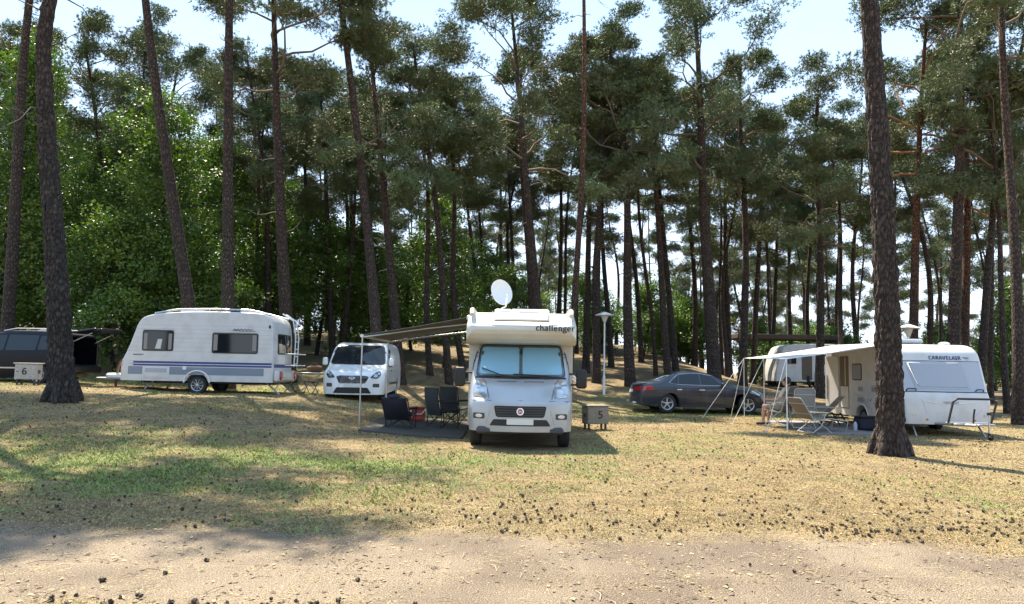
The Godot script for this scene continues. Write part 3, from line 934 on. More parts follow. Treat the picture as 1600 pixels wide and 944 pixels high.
	# right side folded carrier
	for k in 2: bar("bike_carrier_arm", [Vector3(1.1, 1.75 - k * 0.1, -6.8), Vector3(1.65, 1.3 - k * 0.1, -6.95)], 0.025, M.lamp_white, o)

func build_striped_caravan():
	var o := thing("caravan", "white caravan with blue and grey stripes, left of the white van", "caravan", at(-7.42, 24.6, -0.02), -PI / 2 + deg_to_rad(1.5))
	# local: z forward (left in the photo), +x faces the camera; z = 0 is the rear
	var h := Hull.new()
	h.W = 1.1; h.rt = 0.06; h.rf = 0.12; h.rr = 0.05; h.tuck = 0.0; h.bowr = 0.08; h.bowf = 0.06
	h.setup([Vector2(4.88, 0.45), Vector2(4.9, 0.8).lerp(Vector2(4.87, 0.8), 1), Vector2(4.85, 1.0), Vector2(4.70, 1.28), Vector2(4.5, 1.85), Vector2(4.38, 2.25), Vector2(4.15, 2.45), Vector2(3.4, 2.56), Vector2(2.2, 2.61), Vector2(0.75, 2.60), Vector2(0.25, 2.55), Vector2(0.06, 2.3), Vector2(0.02, 1.8), Vector2(0.0, 0.6)], [Vector2(4.88, 0.40), Vector2(0, 0.40)])
	h.arches = [[2.42, 0.30, 0.36]]
	var b := MB.new()
	h.shell(b)
	part("body", b, M.caravan_white, o)
	var S := h.side_fn(1.0)
	side_window(h, 1.0, 3.22, 4.22, 1.33, 1.98, 0.07, o)
	side_window(h, 1.0, 0.5, 2.0, 1.29, 1.93, 0.07, o)
	ppatch("curtain", rpoly([Vector2(3.62, 1.40), Vector2(3.80, 1.40), Vector2(3.72, 1.70), Vector2(3.58, 1.70)], 0.01), S, M.curtain, o, 0.021, 0.004)
	for q in [[3.27, 3.38], [4.06, 4.17], [0.55, 0.68], [1.82, 1.95]]: ppatch("curtain", rpoly([Vector2(q[0], 1.38), Vector2(q[1], 1.38), Vector2(q[1], 1.88), Vector2(q[0], 1.88)], 0.02), S, M.grey_sling, o, 0.0195, 0.002)
	for z in [3.72, 1.25]: ppatch("window_hinge_rail", rect(z - (0.5 if z > 3 else 0.75), z + (0.5 if z > 3 else 0.75), 1.955 if z < 3 else 2.0, 1.975 if z < 3 else 2.02, 0.004), S, M.alu, o, 0.02, 0.02)
	ppatch("grey_band", rect(0.28, 4.62, 0.60, 0.84, 0.01), S, M.band_grey, o, 0.003, 0.005)
	ppatch("blue_stripe", rect(0.04, 4.80, 0.945, 1.01, 0.01), S, M.blue, o, 0.003, 0.005)
	ppatch("blue_stripe", rect(0.04, 4.80, 0.865, 0.92, 0.01), S, M.blue, o, 0.003, 0.005)
	for y in [1.32, 1.46, 1.6, 1.74, 1.88, 2.02, 2.14]:
		var z1 := 4.62 - maxf(0, y - 1.3) * 0.32
		for seg in ([[0.06, 0.5], [2.0, 3.22], [4.22, z1]] if y < 1.98 else [[0.06, z1]]):
			if seg[1] - seg[0] > 0.05: ppatch("side_groove", rect(seg[0], seg[1], y, y + 0.008, 0.001), S, M.grey_panel, o, 0.0015, 0.003)
	for fr in [[3.30, 4.16, 0.5, 0.86]]:
		var hb := ppatch("service_hatch", rect(fr[0], fr[1], fr[2], fr[3], 0.03), S, M.caravan_white, o, 0.014, 0.02)
		ppatch("hatch_band", rect(3.38, 4.08, 0.66, 0.79, 0.02), S, M.grey_panel, hb, 0.018, 0.008)
	ppatch("water_cap", rect(2.76, 2.88, 0.76, 0.87, 0.03), S, M.lamp_white, o, 0.03, 0.03)
	ppatch("side_marker", rect(0.12, 0.18, 2.1, 2.2, 0.01), S, M.black, o, 0.01, 0.012)
	# wheel arch trim
	var arc := []
	for i in 17:
		var a := PI * i / 16.0
		arc.append(S.call(2.42 + 0.4 * cos(a), 0.36 + 0.37 * sin(a), 0.012))
	bar("arch_trim", arc, 0.025, M.lamp_white, o, 6)
	# brush-script marks on the side
	var sc := []
	for i in 40:
		var u := i / 39.0
		sc.append(S.call(1.32 - u * 0.62, 2.045 + 0.045 * sin(u * 34.0) * (0.4 + u) * (1.2 - u), 0.008))
	bar("script_mark", sc, 0.009, M.black, o, 5)
	bar("script_underline", [S.call(1.36, 2.02, 0.006), S.call(1.0, 1.99, 0.006), S.call(0.6, 2.0, 0.006)], 0.006, M.black, o, 5)
	sc = []
	for i in 30:
		var u := i / 29.0
		sc.append(S.call(4.50 - u * 0.34, 1.21 + 0.02 * sin(u * 40.0), 0.006))
	bar("script_mark", sc, 0.006, M.black, o, 5)
	# roof
	for s in [-1.0, 1.0]:
		bar("roof_rail", [Vector3(s * 0.95, 2.52, 3.9), Vector3(s * 0.92, 2.66, 3.2), Vector3(s * 0.92, 2.69, 2.0), Vector3(s * 0.92, 2.68, 0.9), Vector3(s * 0.95, 2.52, 0.2)], 0.03, M.alu, o, 8)
	for z in [3.0, 1.1]:
		b = MB.new()
		b.box(Vector3(0.1, 2.65, z), Vector3(0.8, 0.12, 0.6), 0.05)
		part("roof_hatch", b, M.grey_panel, o)
	# rear end
	var R := h.rear_fn()
	var rw := ppatch("rear_window", rect(-0.75, 0.75, 1.3, 1.95, 0.07), R, M.black, o, 0.012, 0.02)
	ppatch("pane", rect(-0.71, 0.71, 1.34, 1.91, 0.05), R, M.glass, rw, 0.018, 0.01)
	ppatch("blue_stripe", rect(-1.0, 1.0, 0.87, 0.98, 0.01), R, M.blue, o, 0.003, 0.005)
	b = MB.new()
	b.box(Vector3(0, 0.60, -0.02), Vector3(2.16, 0.36, 0.18), 0.06)
	var bp := part("rear_bumper", b, M.caravan_white, o)
	for s in [-1.0, 1.0]:
		b = MB.new()
		b.xf = Transform3D(Basis(Vector3(1, 0, 0), -PI / 2), Vector3(s * 0.84, 0.62, -0.1))
		b.lathe([Vector2(0.14, -0.02), Vector2(0.14, 0.035), Vector2(0.11, 0.05), Vector2(0, 0.055)], 24)
		part("tail_light", b, M.red_lens, o)
	boxp("number_plate", Vector3(0.35, 0.6, -0.12), Vector3(0.5, 0.13, 0.012), M.plate, o, 0.004)
	# ladder and carrier at the rear
	for x in [-0.55, -0.95]:
		bar("ladder_rail", [Vector3(x, 0.9, -0.14), Vector3(x, 1.9, -0.16), Vector3(x, 2.45, -0.06), Vector3(x, 2.68, 0.3)], 0.022, M.lamp_white, o)
	for i in 6: bar("ladder_rung", [Vector3(-0.55, 1.0 + i * 0.25, -0.15), Vector3(-0.95, 1.0 + i * 0.25, -0.15)], 0.016, M.lamp_white, o)
	for y in [0.95, 1.32]:
		bar("carrier_bar", [Vector3(0.3, y, -0.08), Vector3(0.3, y, -0.42), Vector3(-0.9, y, -0.42), Vector3(-0.9, y, -0.1)], 0.018, M.lamp_white, o)
	# running gear
	for s in [-1.0, 1.0]: wheel(o, Vector3(s * 0.97, 0.29, 2.42), 0.29, 0.18, s, M.alu, 9)
	boxp("chassis", Vector3(0, 0.36, 2.2), Vector3(1.5, 0.07, 4.2), M.black, o)
	for s in [-1.0, 1.0]:
		bar("drawbar", [Vector3(s * 0.45, 0.42, 4.6), Vector3(s * 0.05, 0.42, 6.05)], 0.035, M.steel, o)
		for z in [0.35, 3.9]:
			bar("corner_steady", [Vector3(s * 0.75, 0.38, z), Vector3(s * 0.85, 0.02, z - 0.45 if z < 1 else z + 0.35)], 0.025, M.steel, o)
			bar("steady_brace", [Vector3(s * 0.75, 0.38, z - (0.4 if z < 1 else -0.35)), Vector3(s * 0.82, 0.12, z - 0.25 if z < 1 else z + 0.2)], 0.016, M.steel, o)
	b = MB.new()
	b.box(Vector3(0, 0.50, 5.32), Vector3(0.5, 0.2, 0.75), 0.06)
	part("drawbar_cover", b, M.lamp_white, o)
	b = MB.new()
	b.xf = Transform3D(Basis(Vector3(0, 0, 1), PI / 2), Vector3(0.4, 0.55, 4.98))
	b.lathe([Vector2(0, -0.07), Vector2(0.1, -0.06), Vector2(0.13, 0), Vector2(0.1, 0.06), Vector2(0, 0.07)], 20)
	part("front_marker_lamp", b, M.lamp_white, o)
	bar("jockey_crank", [Vector3(0.12, 0.1, 5.4), Vector3(0.12, 0.75, 5.36), Vector3(0.12, 0.98, 5.28), Vector3(0.12, 1.0, 5.2)], 0.045, M.brown, o)

func build_van():
	var o := thing("delivery_van", "white panel van with black grille parked between caravan and motorhome", "van", at(-5.15, 24.3, -0.02), deg_to_rad(2))
	var h := Hull.new()
	h.W = 1.02; h.rt = 0.11; h.rf = 0.14; h.bowf = 0.36; h.belt = 1.05; h.tum = 0.06; h.rr = 0.08
	h.setup([Vector2(0, 0.45), Vector2(-0.005, 0.6), Vector2(-0.02, 0.78), Vector2(-0.10, 0.92), Vector2(-0.30, 1.02), Vector2(-0.78, 1.16), Vector2(-0.9, 1.2), Vector2(-1.5, 1.75), Vector2(-1.75, 1.89), Vector2(-2.2, 1.96), Vector2(-3.0, 1.99), Vector2(-4.7, 1.97), Vector2(-4.9, 1.9), Vector2(-4.97, 1.3), Vector2(-4.98, 0.5)], [Vector2(0, 0.22), Vector2(-4.98, 0.3)])
	h.arches = [[-0.98, 0.34, 0.40], [-3.93, 0.34, 0.40]]
	var b := MB.new()
	h.shell(b)
	part("body", b, M.van_white, o)
	var F := h.front_fn()
	var ws := ppatch("windscreen", rpoly([Vector2(-0.94, 1.19), Vector2(0.94, 1.19), Vector2(0.81, 1.87), Vector2(-0.81, 1.87)], 0.14), F, M.gloss_black, o, 0.006)
	ppatch("pane", rpoly([Vector2(-0.90, 1.22), Vector2(0.90, 1.22), Vector2(0.775, 1.845), Vector2(-0.775, 1.845)], 0.12), F, M.glass, ws, 0.012, 0.01)
	var gr := ppatch("grille", rpoly([Vector2(-0.42, 0.58), Vector2(0.42, 0.58), Vector2(0.54, 0.80), Vector2(0.42, 0.83), Vector2(-0.42, 0.83), Vector2(-0.54, 0.80)], 0.05), F, M.gloss_black, o, 0.008)
	for i in 3: ppatch("slat", rect(-0.43, 0.43, 0.62 + i * 0.06, 0.635 + i * 0.06, 0.005), F, M.plastic, gr, 0.016, 0.012)
	var em := ppatch("emblem", disc(0, 0.75, 0.10, 0.042), F, M.chrome, gr, 0.022, 0.02)
	ppatch("badge", disc(0, 0.75, 0.09, 0.034), F, M.navy, em, 0.026, 0.01)
	text("lettering", "Ford", 0.05, M.chrome, em, Vector3(0, 0.75, F.call(0, 0.75, 0.03).z), Basis(), true, 0.003)
	for s in [-1.0, 1.0]:
		var hl := ppatch("headlight", rpoly([Vector2(s * 0.56, 0.76), Vector2(s * 0.80, 0.74), Vector2(s * 0.90, 0.86), Vector2(s * 0.86, 0.99), Vector2(s * 0.72, 0.93)], 0.05), F, M.gloss_black, o, 0.012, 0.03)
		ppatch("lens", disc(s * 0.74, 0.83, 0.065, 0.05), F, M.lens, hl, 0.022, 0.014)
		ppatch("lens", disc(s * 0.83, 0.90, 0.04, 0.04), F, M.lens, hl, 0.022, 0.014)
		ppatch("fog_lamp", rect(s * 0.66, s * 0.86, 0.46, 0.58, 0.03), F, M.plastic, o, 0.008, 0.02)
		b = MB.new()
		b.box(Vector3(s * 1.12, 1.29, -1.16), Vector3(0.17, 0.26, 0.11), 0.045)
		var mi := part("wing_mirror", b, M.van_white, o, 60.0)
		bar("arm", [Vector3(s * 0.93, 1.18, -1.2), Vector3(s * 1.1, 1.2, -1.17)], 0.035, M.plastic, mi)
		var dw := ppatch("door_window", rpoly([Vector2(-1.12, 1.14), Vector2(-2.05, 1.12), Vector2(-2.05, 1.74), Vector2(-1.72, 1.76)], 0.06), h.side_fn(s), M.black, o, 0.01, 0.02)
		ppatch("pane", rpoly([Vector2(-1.2, 1.17), Vector2(-2.0, 1.155), Vector2(-2.0, 1.70), Vector2(-1.74, 1.72)], 0.05), h.side_fn(s), M.glass, dw, 0.016, 0.01)
		ppatch("rubbing_strip", rect(-3.45, -1.5, 0.52, 0.60, 0.02), h.side_fn(s), M.plastic, o, 0.015, 0.02)
		ppatch("door_handle", rect(-2.05, -1.87, 0.98, 1.02, 0.01), h.side_fn(s), M.plastic, o, 0.03, 0.03)
		for z in [-1.35, -2.15, -3.35]: ppatch("door_seam", rect(z - 0.008, z, 0.5, 1.75, 0.002), h.side_fn(s), M.plastic, o, 0.002, 0.004)
		ppatch("tail_light", rect(-4.93, -4.83, 0.95, 1.5, 0.02), h.side_fn(s), M.red_lens, o, 0.01, 0.02)
		for z in [-0.98, -3.93]: wheel(o, Vector3(s * 0.87, 0.335, z), 0.335, 0.22, s, M.alu, 10)
	ppatch("lower_intake", rpoly([Vector2(-0.62, 0.26), Vector2(0.62, 0.26), Vector2(0.5, 0.45), Vector2(-0.5, 0.45)], 0.04), func(x, y, off): return h.dfm(Vector3(x, y, 0.0)) + Vector3(0, 0, off), M.black, o, 0.008)
	ppatch("number_plate", rect(-0.26, 0.26, 0.46, 0.56, 0.01), F, M.plate, o, 0.014, 0.012)
	bar("wiper", [F.call(-0.1, 1.2, 0.03), F.call(-0.35, 1.22, 0.03), F.call(-0.72, 1.27, 0.03)], 0.01, M.black, o)
	bar("wiper", [F.call(0.6, 1.2, 0.03), F.call(0.3, 1.22, 0.03), F.call(-0.1, 1.24, 0.03)], 0.01, M.black, o)
	boxp("chassis", Vector3(0, 0.34, -2.5), Vector3(1.5, 0.12, 4.4), M.black, o)

func car_glass(h: Hull, s: float, o: Node3D, outl: Array, r := 0.05):
	var f := ppatch("side_window", rpoly(outl, r), h.side_fn(s), M.glass, o, 0.006, 0.012)
	return f
func build_sedan():
	var o := thing("sedan_car", "dark grey sedan parked side-on behind the camp box numbered 5", "car", at(9.2, 27.3, 0.0), PI / 2 + deg_to_rad(2))
	# local z forward (right in the photo); z = 0 is the nose, -x faces the camera
	var h := Hull.new()
	h.W = 0.925; h.rt = 0.10; h.rf = 0.12; h.rr = 0.10; h.bowf = 0.35; h.bowr = 0.22; h.belt = 0.92; h.tum = 0.52; h.tuck = 0.05
	h.setup([Vector2(0, 0.45), Vector2(-0.03, 0.62), Vector2(-0.12, 0.74), Vector2(-0.45, 0.88), Vector2(-1.0, 0.965), Vector2(-1.35, 1.0), Vector2(-1.5, 1.05), Vector2(-2.1, 1.38), Vector2(-2.5, 1.46), Vector2(-2.95, 1.47), Vector2(-3.35, 1.42), Vector2(-4.05, 1.13), Vector2(-4.2, 1.09), Vector2(-4.72, 1.03), Vector2(-4.8, 0.92), Vector2(-4.86, 0.65), Vector2(-4.87, 0.45)], [Vector2(0, 0.22), Vector2(-0.4, 0.2), Vector2(-4.4, 0.22), Vector2(-4.87, 0.30)])
	h.arches = [[-0.87, 0.33, 0.37], [-3.74, 0.33, 0.37]]
	var b := MB.new()
	h.shell(b)
	part("body", b, M.sedan_grey, o, 50.0)
	var F := h.front_fn(); var R := h.rear_fn()
	for s in [-1.0, 1.0]:
		car_glass(h, s, o, [Vector2(-1.72, 0.985), Vector2(-2.52, 0.985), Vector2(-2.52, 1.37), Vector2(-2.2, 1.345)], 0.05)
		car_glass(h, s, o, [Vector2(-2.58, 0.985), Vector2(-3.38, 1.0), Vector2(-3.3, 1.335), Vector2(-2.58, 1.375)], 0.04)
		car_glass(h, s, o, [Vector2(-3.43, 1.0), Vector2(-3.72, 1.04), Vector2(-3.36, 1.31)], 0.03)
		var tr := []
		for q in [Vector2(-1.7, 0.975), Vector2(-2.5, 0.975), Vector2(-3.4, 0.99), Vector2(-3.78, 1.05), Vector2(-3.36, 1.345), Vector2(-2.9, 1.395), Vector2(-2.5, 1.39), Vector2(-2.1, 1.31)]: tr.append(h.side_fn(s).call(q.x, q.y, 0.004))
		bar("window_trim", tr, 0.009, M.chrome, o, 5)
		for z in [-1.62, -2.55, -3.45]:
			var sm := []
			for y in [0.32, 0.5, 0.7, 0.9]: sm.append(h.side_fn(s).call(z + (0.25 * (0.5 - y) if z < -3 else 0.0), y, 0.0))
			bar("door_seam", sm, 0.005, M.black, o, 4)
		for z in [-2.42, -3.28]: ppatch("door_handle", rect(z - 0.2, z, 0.80, 0.835, 0.012), h.side_fn(s), M.chrome, o, 0.025, 0.03)
		var cl := []
		for i in 9: cl.append(h.side_fn(s).call(-0.9 - i * 0.42, 0.72 + 0.012 * i, 0.001))
		bar("crease", cl, 0.008, M.sedan_grey, o, 6)
		ppatch("side_skirt", rect(-3.3, -1.3, 0.22, 0.28, 0.01), h.side_fn(s), M.plastic, o, 0.012, 0.02)
		ppatch("tail_light", rpoly([Vector2(-4.82, 0.76), Vector2(-4.40, 0.80), Vector2(-4.46, 0.93), Vector2(-4.80, 0.93)], 0.03), h.side_fn(s), M.red_lens, o, 0.008, 0.02)
		ppatch("tail_light", rpoly([Vector2(s * 0.45, 0.76), Vector2(s * 0.84, 0.76), Vector2(s * 0.84, 0.91), Vector2(s * 0.45, 0.88)], 0.03), R, M.red_lens, o, 0.008, 0.02)
		ppatch("headlight", rpoly([Vector2(-0.10, 0.64), Vector2(-0.5, 0.74), Vector2(-0.42, 0.84), Vector2(-0.14, 0.72)], 0.03), h.side_fn(s), M.lens, o, 0.008, 0.02)
		b = MB.new()
		b.box(Vector3(s * 0.98, 1.02, -1.78), Vector3(0.2, 0.13, 0.1), 0.04)
		part("wing_mirror", b, M.sedan_grey, o, 60.0)
		bar("exhaust_tip", [Vector3(s * 0.55, 0.33, -4.75), Vector3(s * 0.55, 0.33, -4.88)], 0.045, M.chrome, o, 12)
		for z in [-0.87, -3.74]: wheel(o, Vector3(s * 0.83, 0.325, z), 0.325, 0.21, s, M.alu, 5)
	ppatch("windscreen", rpoly([Vector2(-0.64, 1.06), Vector2(0.64, 1.06), Vector2(0.54, 1.41), Vector2(-0.54, 1.41)], 0.08), F, M.glass, o, 0.006)
	ppatch("rear_window", rpoly([Vector2(-0.62, 1.14), Vector2(0.62, 1.14), Vector2(0.52, 1.40), Vector2(-0.52, 1.40)], 0.07), R, M.glass, o, 0.006)
	ppatch("number_plate", rect(-0.26, 0.26, 0.68, 0.79, 0.01), R, M.plate, o, 0.012, 0.014)
	ppatch("rear_valance", rect(-0.7, 0.7, 0.46, 0.52, 0.02), R, M.plastic, o, 0.01, 0.02)
	boxp("chassis", Vector3(0, 0.26, -2.4), Vector3(1.4, 0.12, 4.0), M.black, o)
	bar("aerial_fin", [Vector3(0, 1.42, -3.3), Vector3(0, 1.53, -3.42)], 0.02, M.sedan_grey, o)

func build_wagon():
	var o := thing("black_wagon", "black estate car with its tailgate open behind the massive left pine", "car", at(-13.75, 24.2, -0.02), -PI / 2)
	var h := Hull.new()
	h.W = 0.9; h.rt = 0.10; h.rf = 0.12; h.rr = 0.03; h.bowf = 0.3; h.belt = 1.0; h.tum = 0.30; h.open_rear = true
	# local z forward (left in the photo); z = 0 is the open rear
	h.setup([Vector2(4.6, 0.45), Vector2(4.57, 0.65), Vector2(4.45, 0.82), Vector2(3.8, 1.0), Vector2(3.45, 1.06), Vector2(2.7, 1.55), Vector2(2.3, 1.68), Vector2(1.6, 1.72), Vector2(0.7, 1.70), Vector2(0.3, 1.66), Vector2(0.12, 1.60), Vector2(0.1, 1.52)], [Vector2(4.6, 0.24), Vector2(0.5, 0.24), Vector2(0.1, 0.5)])
	h.arches = [[3.75, 0.33, 0.38], [0.98, 0.33, 0.38]]
	var b := MB.new()
	h.shell(b)
	part("body", b, M.wagon_black, o, 50.0)
	var S
	for s in [-1.0, 1.0]:
		S = h.side_fn(s)
		for w in [[Vector2(3.05, 1.07), Vector2(2.1, 1.06), Vector2(2.1, 1.55), Vector2(2.5, 1.53)], [Vector2(2.04, 1.06), Vector2(1.1, 1.08), Vector2(1.1, 1.55), Vector2(2.04, 1.56)], [Vector2(1.04, 1.09), Vector2(0.3, 1.13), Vector2(0.42, 1.5), Vector2(1.04, 1.54)]]:
			ppatch("side_window", rpoly(w, 0.05), S, M.glass, o, 0.006, 0.012)
		ppatch("sill_trim", rect(0.9, 4.1, 0.5, 0.54, 0.01), S, M.alu, o, 0.012, 0.02)
		for z in [3.75, 0.98]: wheel(o, Vector3(s * 0.8, 0.33, z), 0.33, 0.21, s, M.alu, 7)
		bar("roof_rail", [Vector3(s * 0.6, 1.68, 2.3), Vector3(s * 0.6, 1.76, 1.9), Vector3(s * 0.6, 1.76, 0.7), Vector3(s * 0.6, 1.67, 0.35)], 0.02, M.alu, o)
		boxp("rear_pillar", Vector3(s * 0.82, 0.98, 0.12), Vector3(0.08, 0.9, 0.1), M.wagon_black, o, 0.03)
		ppatch("tail_light", rect(0.14, 0.30, 0.9, 1.15, 0.03), S, M.red_lens, o, 0.01, 0.02)
	boxp("boot_floor", Vector3(0, 0.62, 0.7), Vector3(1.5, 0.05, 1.2), M.plastic, o)
	boxp("rear_bumper", Vector3(0, 0.5, 0.02), Vector3(1.74, 0.3, 0.2), M.wagon_black, o, 0.06)
	for x in [-0.36, 0.36]:
		boxp("rear_seat", Vector3(x, 1.0, 1.35), Vector3(0.64, 0.72, 0.16), M.dark_cloth, o, 0.05, Basis(Vector3(1, 0, 0), 0.2))
	boxp("storage_bin", Vector3(0.2, 0.78, 0.6), Vector3(0.5, 0.28, 0.4), M.plastic, o, 0.03)
	# the raised tailgate
	b = MB.new()
	b.xf = Transform3D(Basis(Vector3(1, 0, 0), deg_to_rad(100)), Vector3(0, 1.66, 0.12))
	b.box(Vector3(0, -0.38, 0.0), Vector3(1.36, 0.76, 0.07), 0.03)
	b.box(Vector3(0, -0.80, 0.05), Vector3(1.30, 0.28, 0.11), 0.05)
	var tg := part("tailgate", b, M.wagon_black, o)
	b = MB.new()
	b.xf = Transform3D(Basis(Vector3(1, 0, 0), deg_to_rad(100)), Vector3(0, 1.66, 0.12))
	b.box(Vector3(0, -0.42, -0.045), Vector3(1.16, 0.52, 0.02), 0.01)
	part("pane", b, M.glass, tg)
	for s in [-1.0, 1.0]: bar("gas_strut", [Vector3(s * 0.66, 1.35, 0.12), Vector3(s * 0.62, 1.66, -0.5)], 0.014, M.steel, o)

func build_white_caravan():
	var o := thing("caravan", "white caravan with lettered grey front behind the massive brown pine", "caravan", at(11.47, 19.5, -0.02), deg_to_rad(0))
	var h := Hull.new()
	h.W = 1.14; h.rt = 0.13; h.rf = 0.10; h.rr = 0.1; h.bowf = 0.14; h.tuck = 0.03
	h.setup([Vector2(0, 0.46), Vector2(-0.004, 0.7), Vector2(-0.012, 0.95), Vector2(-0.06, 1.12), Vector2(-0.12, 1.2), Vector2(-0.20, 1.4), Vector2(-0.36, 1.9), Vector2(-0.42, 2.06), Vector2(-0.50, 2.26), Vector2(-0.70, 2.40), Vector2(-1.1, 2.47), Vector2(-3.0, 2.5), Vector2(-4.8, 2.48), Vector2(-4.98, 2.4), Vector2(-5.05, 1.6), Vector2(-5.06, 0.5)], [Vector2(0, 0.34), Vector2(-5.06, 0.36)])
	h.arches = [[-2.55, 0.32, 0.37]]
	var b := MB.new()
	h.shell(b)
	part("body", b, M.caravan_white, o)
	var F := h.front_fn()
	var S := h.side_fn(-1.0)
	ppatch("front_panel", rect(-1.06, 1.06, 1.19, 1.985, 0.03), F, M.pale_panel, o, 0.004, 0.008)
	var w := ppatch("front_window", rpoly([Vector2(-0.80, 1.25), Vector2(0.66, 1.25), Vector2(0.52, 1.95), Vector2(-0.94, 1.95)], 0.06), F, M.grey_panel, o, 0.016, 0.03)
	ppatch("pane", rpoly([Vector2(-0.73, 1.30), Vector2(0.585, 1.30), Vector2(0.47, 1.89), Vector2(-0.85, 1.89)], 0.05), F, M.window_shade, w, 0.03, 0.02)
	bar("window_seal", [F.call(-0.76, 1.36, 0.03), F.call(-0.89, 1.92, 0.03), F.call(0.42, 1.93, 0.03)], 0.018, M.lamp_white, w, 6)
	bar("front_seam", [F.call(-1.08, 1.175, 0.004), F.call(-0.5, 1.175, 0.004), F.call(0, 1.175, 0.004), F.call(0.5, 1.175, 0.004), F.call(1.08, 1.175, 0.004)], 0.014, M.plastic, o, 6)
	bar("front_seam", [F.call(-1.06, 1.99, 0.004), F.call(-0.5, 1.99, 0.004), F.call(0, 1.99, 0.004), F.call(0.5, 1.99, 0.004), F.call(1.06, 1.99, 0.004)], 0.010, M.plastic, o, 6)
	text("lettering", "CARAVELAIR", 0.105, M.navy, o, Vector3(0.1, 2.08, F.call(0.1, 2.08, 0.012).z), Basis(Vector3(1, 0, 0), deg_to_rad(-19)))
	for k in 2: ppatch("brand_mark", rpoly([Vector2(0.60 + 0.06 * k, 2.10 - 0.05 * k), Vector2(0.80, 2.10 - 0.05 * k), Vector2(0.77, 2.075 - 0.05 * k), Vector2(0.66 + 0.05 * k, 2.075 - 0.05 * k)], 0.01), F, M.navy if k == 0 else M.grey_panel, o, 0.008, 0.008)
	for x in [-0.93, 0.86]:
		bar("grab_handle", [F.call(x - 0.12, 1.20, 0.01), F.call(x - 0.09, 1.23, 0.06), F.call(x + 0.09, 1.23, 0.06), F.call(x + 0.12, 1.20, 0.01)], 0.014, M.black, o)
	# locker lid outline and lettering
	var ll := []
	for q in [Vector2(-0.86, 1.08), Vector2(-0.70, 0.92), Vector2(-0.62, 0.62), Vector2(0.0, 0.53), Vector2(0.62, 0.55), Vector2(0.82, 0.72), Vector2(0.92, 1.05)]: ll.append(F.call(q.x, q.y, 0.0))
	bar("locker_seam", ll, 0.006, M.grey_panel, o, 5)
	for s in [-1.0, 1.0]:
		bar("emboss_line", [F.call(s * 0.60, 0.93, 0.004), F.call(s * 0.38, 0.89, 0.004), F.call(s * 0.16, 0.875, 0.004)], 0.012, M.white, o, 6)
		ppatch("marker_light", disc(s * 0.93, 0.58, 0.05, 0.035), F, M.lens, o, 0.01, 0.02)
		ppatch("reflector", disc(s * 0.62, 0.46, 0.03, 0.03), F, M.orange_lens, o, 0.01, 0.02)
	text("emboss_lettering", "ANTARES", 0.07, M.grey_panel, o, Vector3(0.0, 0.9, F.call(0, 0.9, 0.006).z))
	# side: door, windows, vents
	var dr := ppatch("door_opening", rect(-3.95, -3.35, 0.55, 2.15, 0.05), S, M.curtain_and_door_shade, o, 0.004, 0.012)  # flat sheet: screen strips widened to paint in the dark opening
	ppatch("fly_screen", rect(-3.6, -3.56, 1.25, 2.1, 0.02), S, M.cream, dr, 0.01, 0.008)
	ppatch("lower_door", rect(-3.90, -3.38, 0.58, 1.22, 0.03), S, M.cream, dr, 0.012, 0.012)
	boxp("open_door", Vector3(-1.24, 1.35, -4.30), Vector3(0.05, 1.6, 0.62), M.caravan_white, o, 0.02, Basis(Vector3.UP, 0.25))
	bar("door_rail", [Vector3(-1.2, 0.75, -4.5), Vector3(-1.33, 0.8, -4.5), Vector3(-1.33, 1.55, -4.5), Vector3(-1.2, 1.6, -4.5)], 0.015, M.alu, o)
	side_window(h, -1.0, -3.1, -2.5, 1.42, 1.92, 0.08, o, "side_window", M.plastic, M.window_shade)
	side_window(h, -1.0, -1.5, -0.75, 1.30, 1.92, 0.08, o, "side_window", M.plastic, M.window_shade)
	for v in [[-2.75, -2.42, 1.10, 1.24], [-2.8, -2.4, 0.78, 0.94], [-1.9, -1.6, 1.1, 1.3]]:
		var vt := ppatch("vent", rect(v[0], v[1], v[2], v[3], 0.02), S, M.pale_panel, o, 0.012, 0.018)
		for k in 3: ppatch("slot", rect(v[0] + 0.03, v[1] - 0.03, v[2] + 0.03 + k * 0.035, v[2] + 0.042 + k * 0.035, 0.003), S, M.plastic, vt, 0.015, 0.005)
	for a in [[Vector2(-2.95, 1.02), Vector2(-2.5, 0.94), Vector2(-2.2, 0.78)], [Vector2(-2.15, 0.9), Vector2(-2.0, 0.84), Vector2(-1.9, 0.92)], [Vector2(-2.1, 0.7), Vector2(-1.95, 0.62), Vector2(-1.9, 0.5)]]:
		var pp := []
		for q in a: pp.append(S.call(q.x, q.y, 0.004))
		bar("swoosh_mark", pp, 0.014, M.grey_panel, o, 5)
	var arc := []
	for i in 17: arc.append(S.call(-2.55 + 0.40 * cos(PI * i / 16.0), 0.36 + 0.37 * sin(PI * i / 16.0), 0.01))
	bar("arch_trim", arc, 0.02, M.lamp_white, o, 6)
	for s in [-1.0, 1.0]:
		wheel(o, Vector3(s * 1.0, 0.30, -2.55), 0.30, 0.18, s, M.alu, 9)
		bar("drawbar", [Vector3(s * 0.5, 0.36, -0.3), Vector3(s * 0.05, 0.40, 1.1)], 0.035, M.steel, o)
		bar("corner_steady", [Vector3(s * 0.85, 0.36, -0.35), Vector3(s * 0.9, 0.02, -0.05)], 0.022, M.steel, o)
		bar("rear_steady", [Vector3(s * 0.85, 0.36, -4.7), Vector3(s * 0.9, 0.02, -4.95)], 0.022, M.steel, o)
	boxp("chassis", Vector3(0, 0.34, -2.5), Vector3(1.6, 0.07, 4.4), M.black, o)
	# roof hatch and chimney cap
	b = MB.new()
	b.box(Vector3(-0.35, 2.56, -1.9), Vector3(0.95, 0.13, 0.9), 0.06)
	part("roof_hatch", b, M.grey_panel, o)
	b = MB.new()
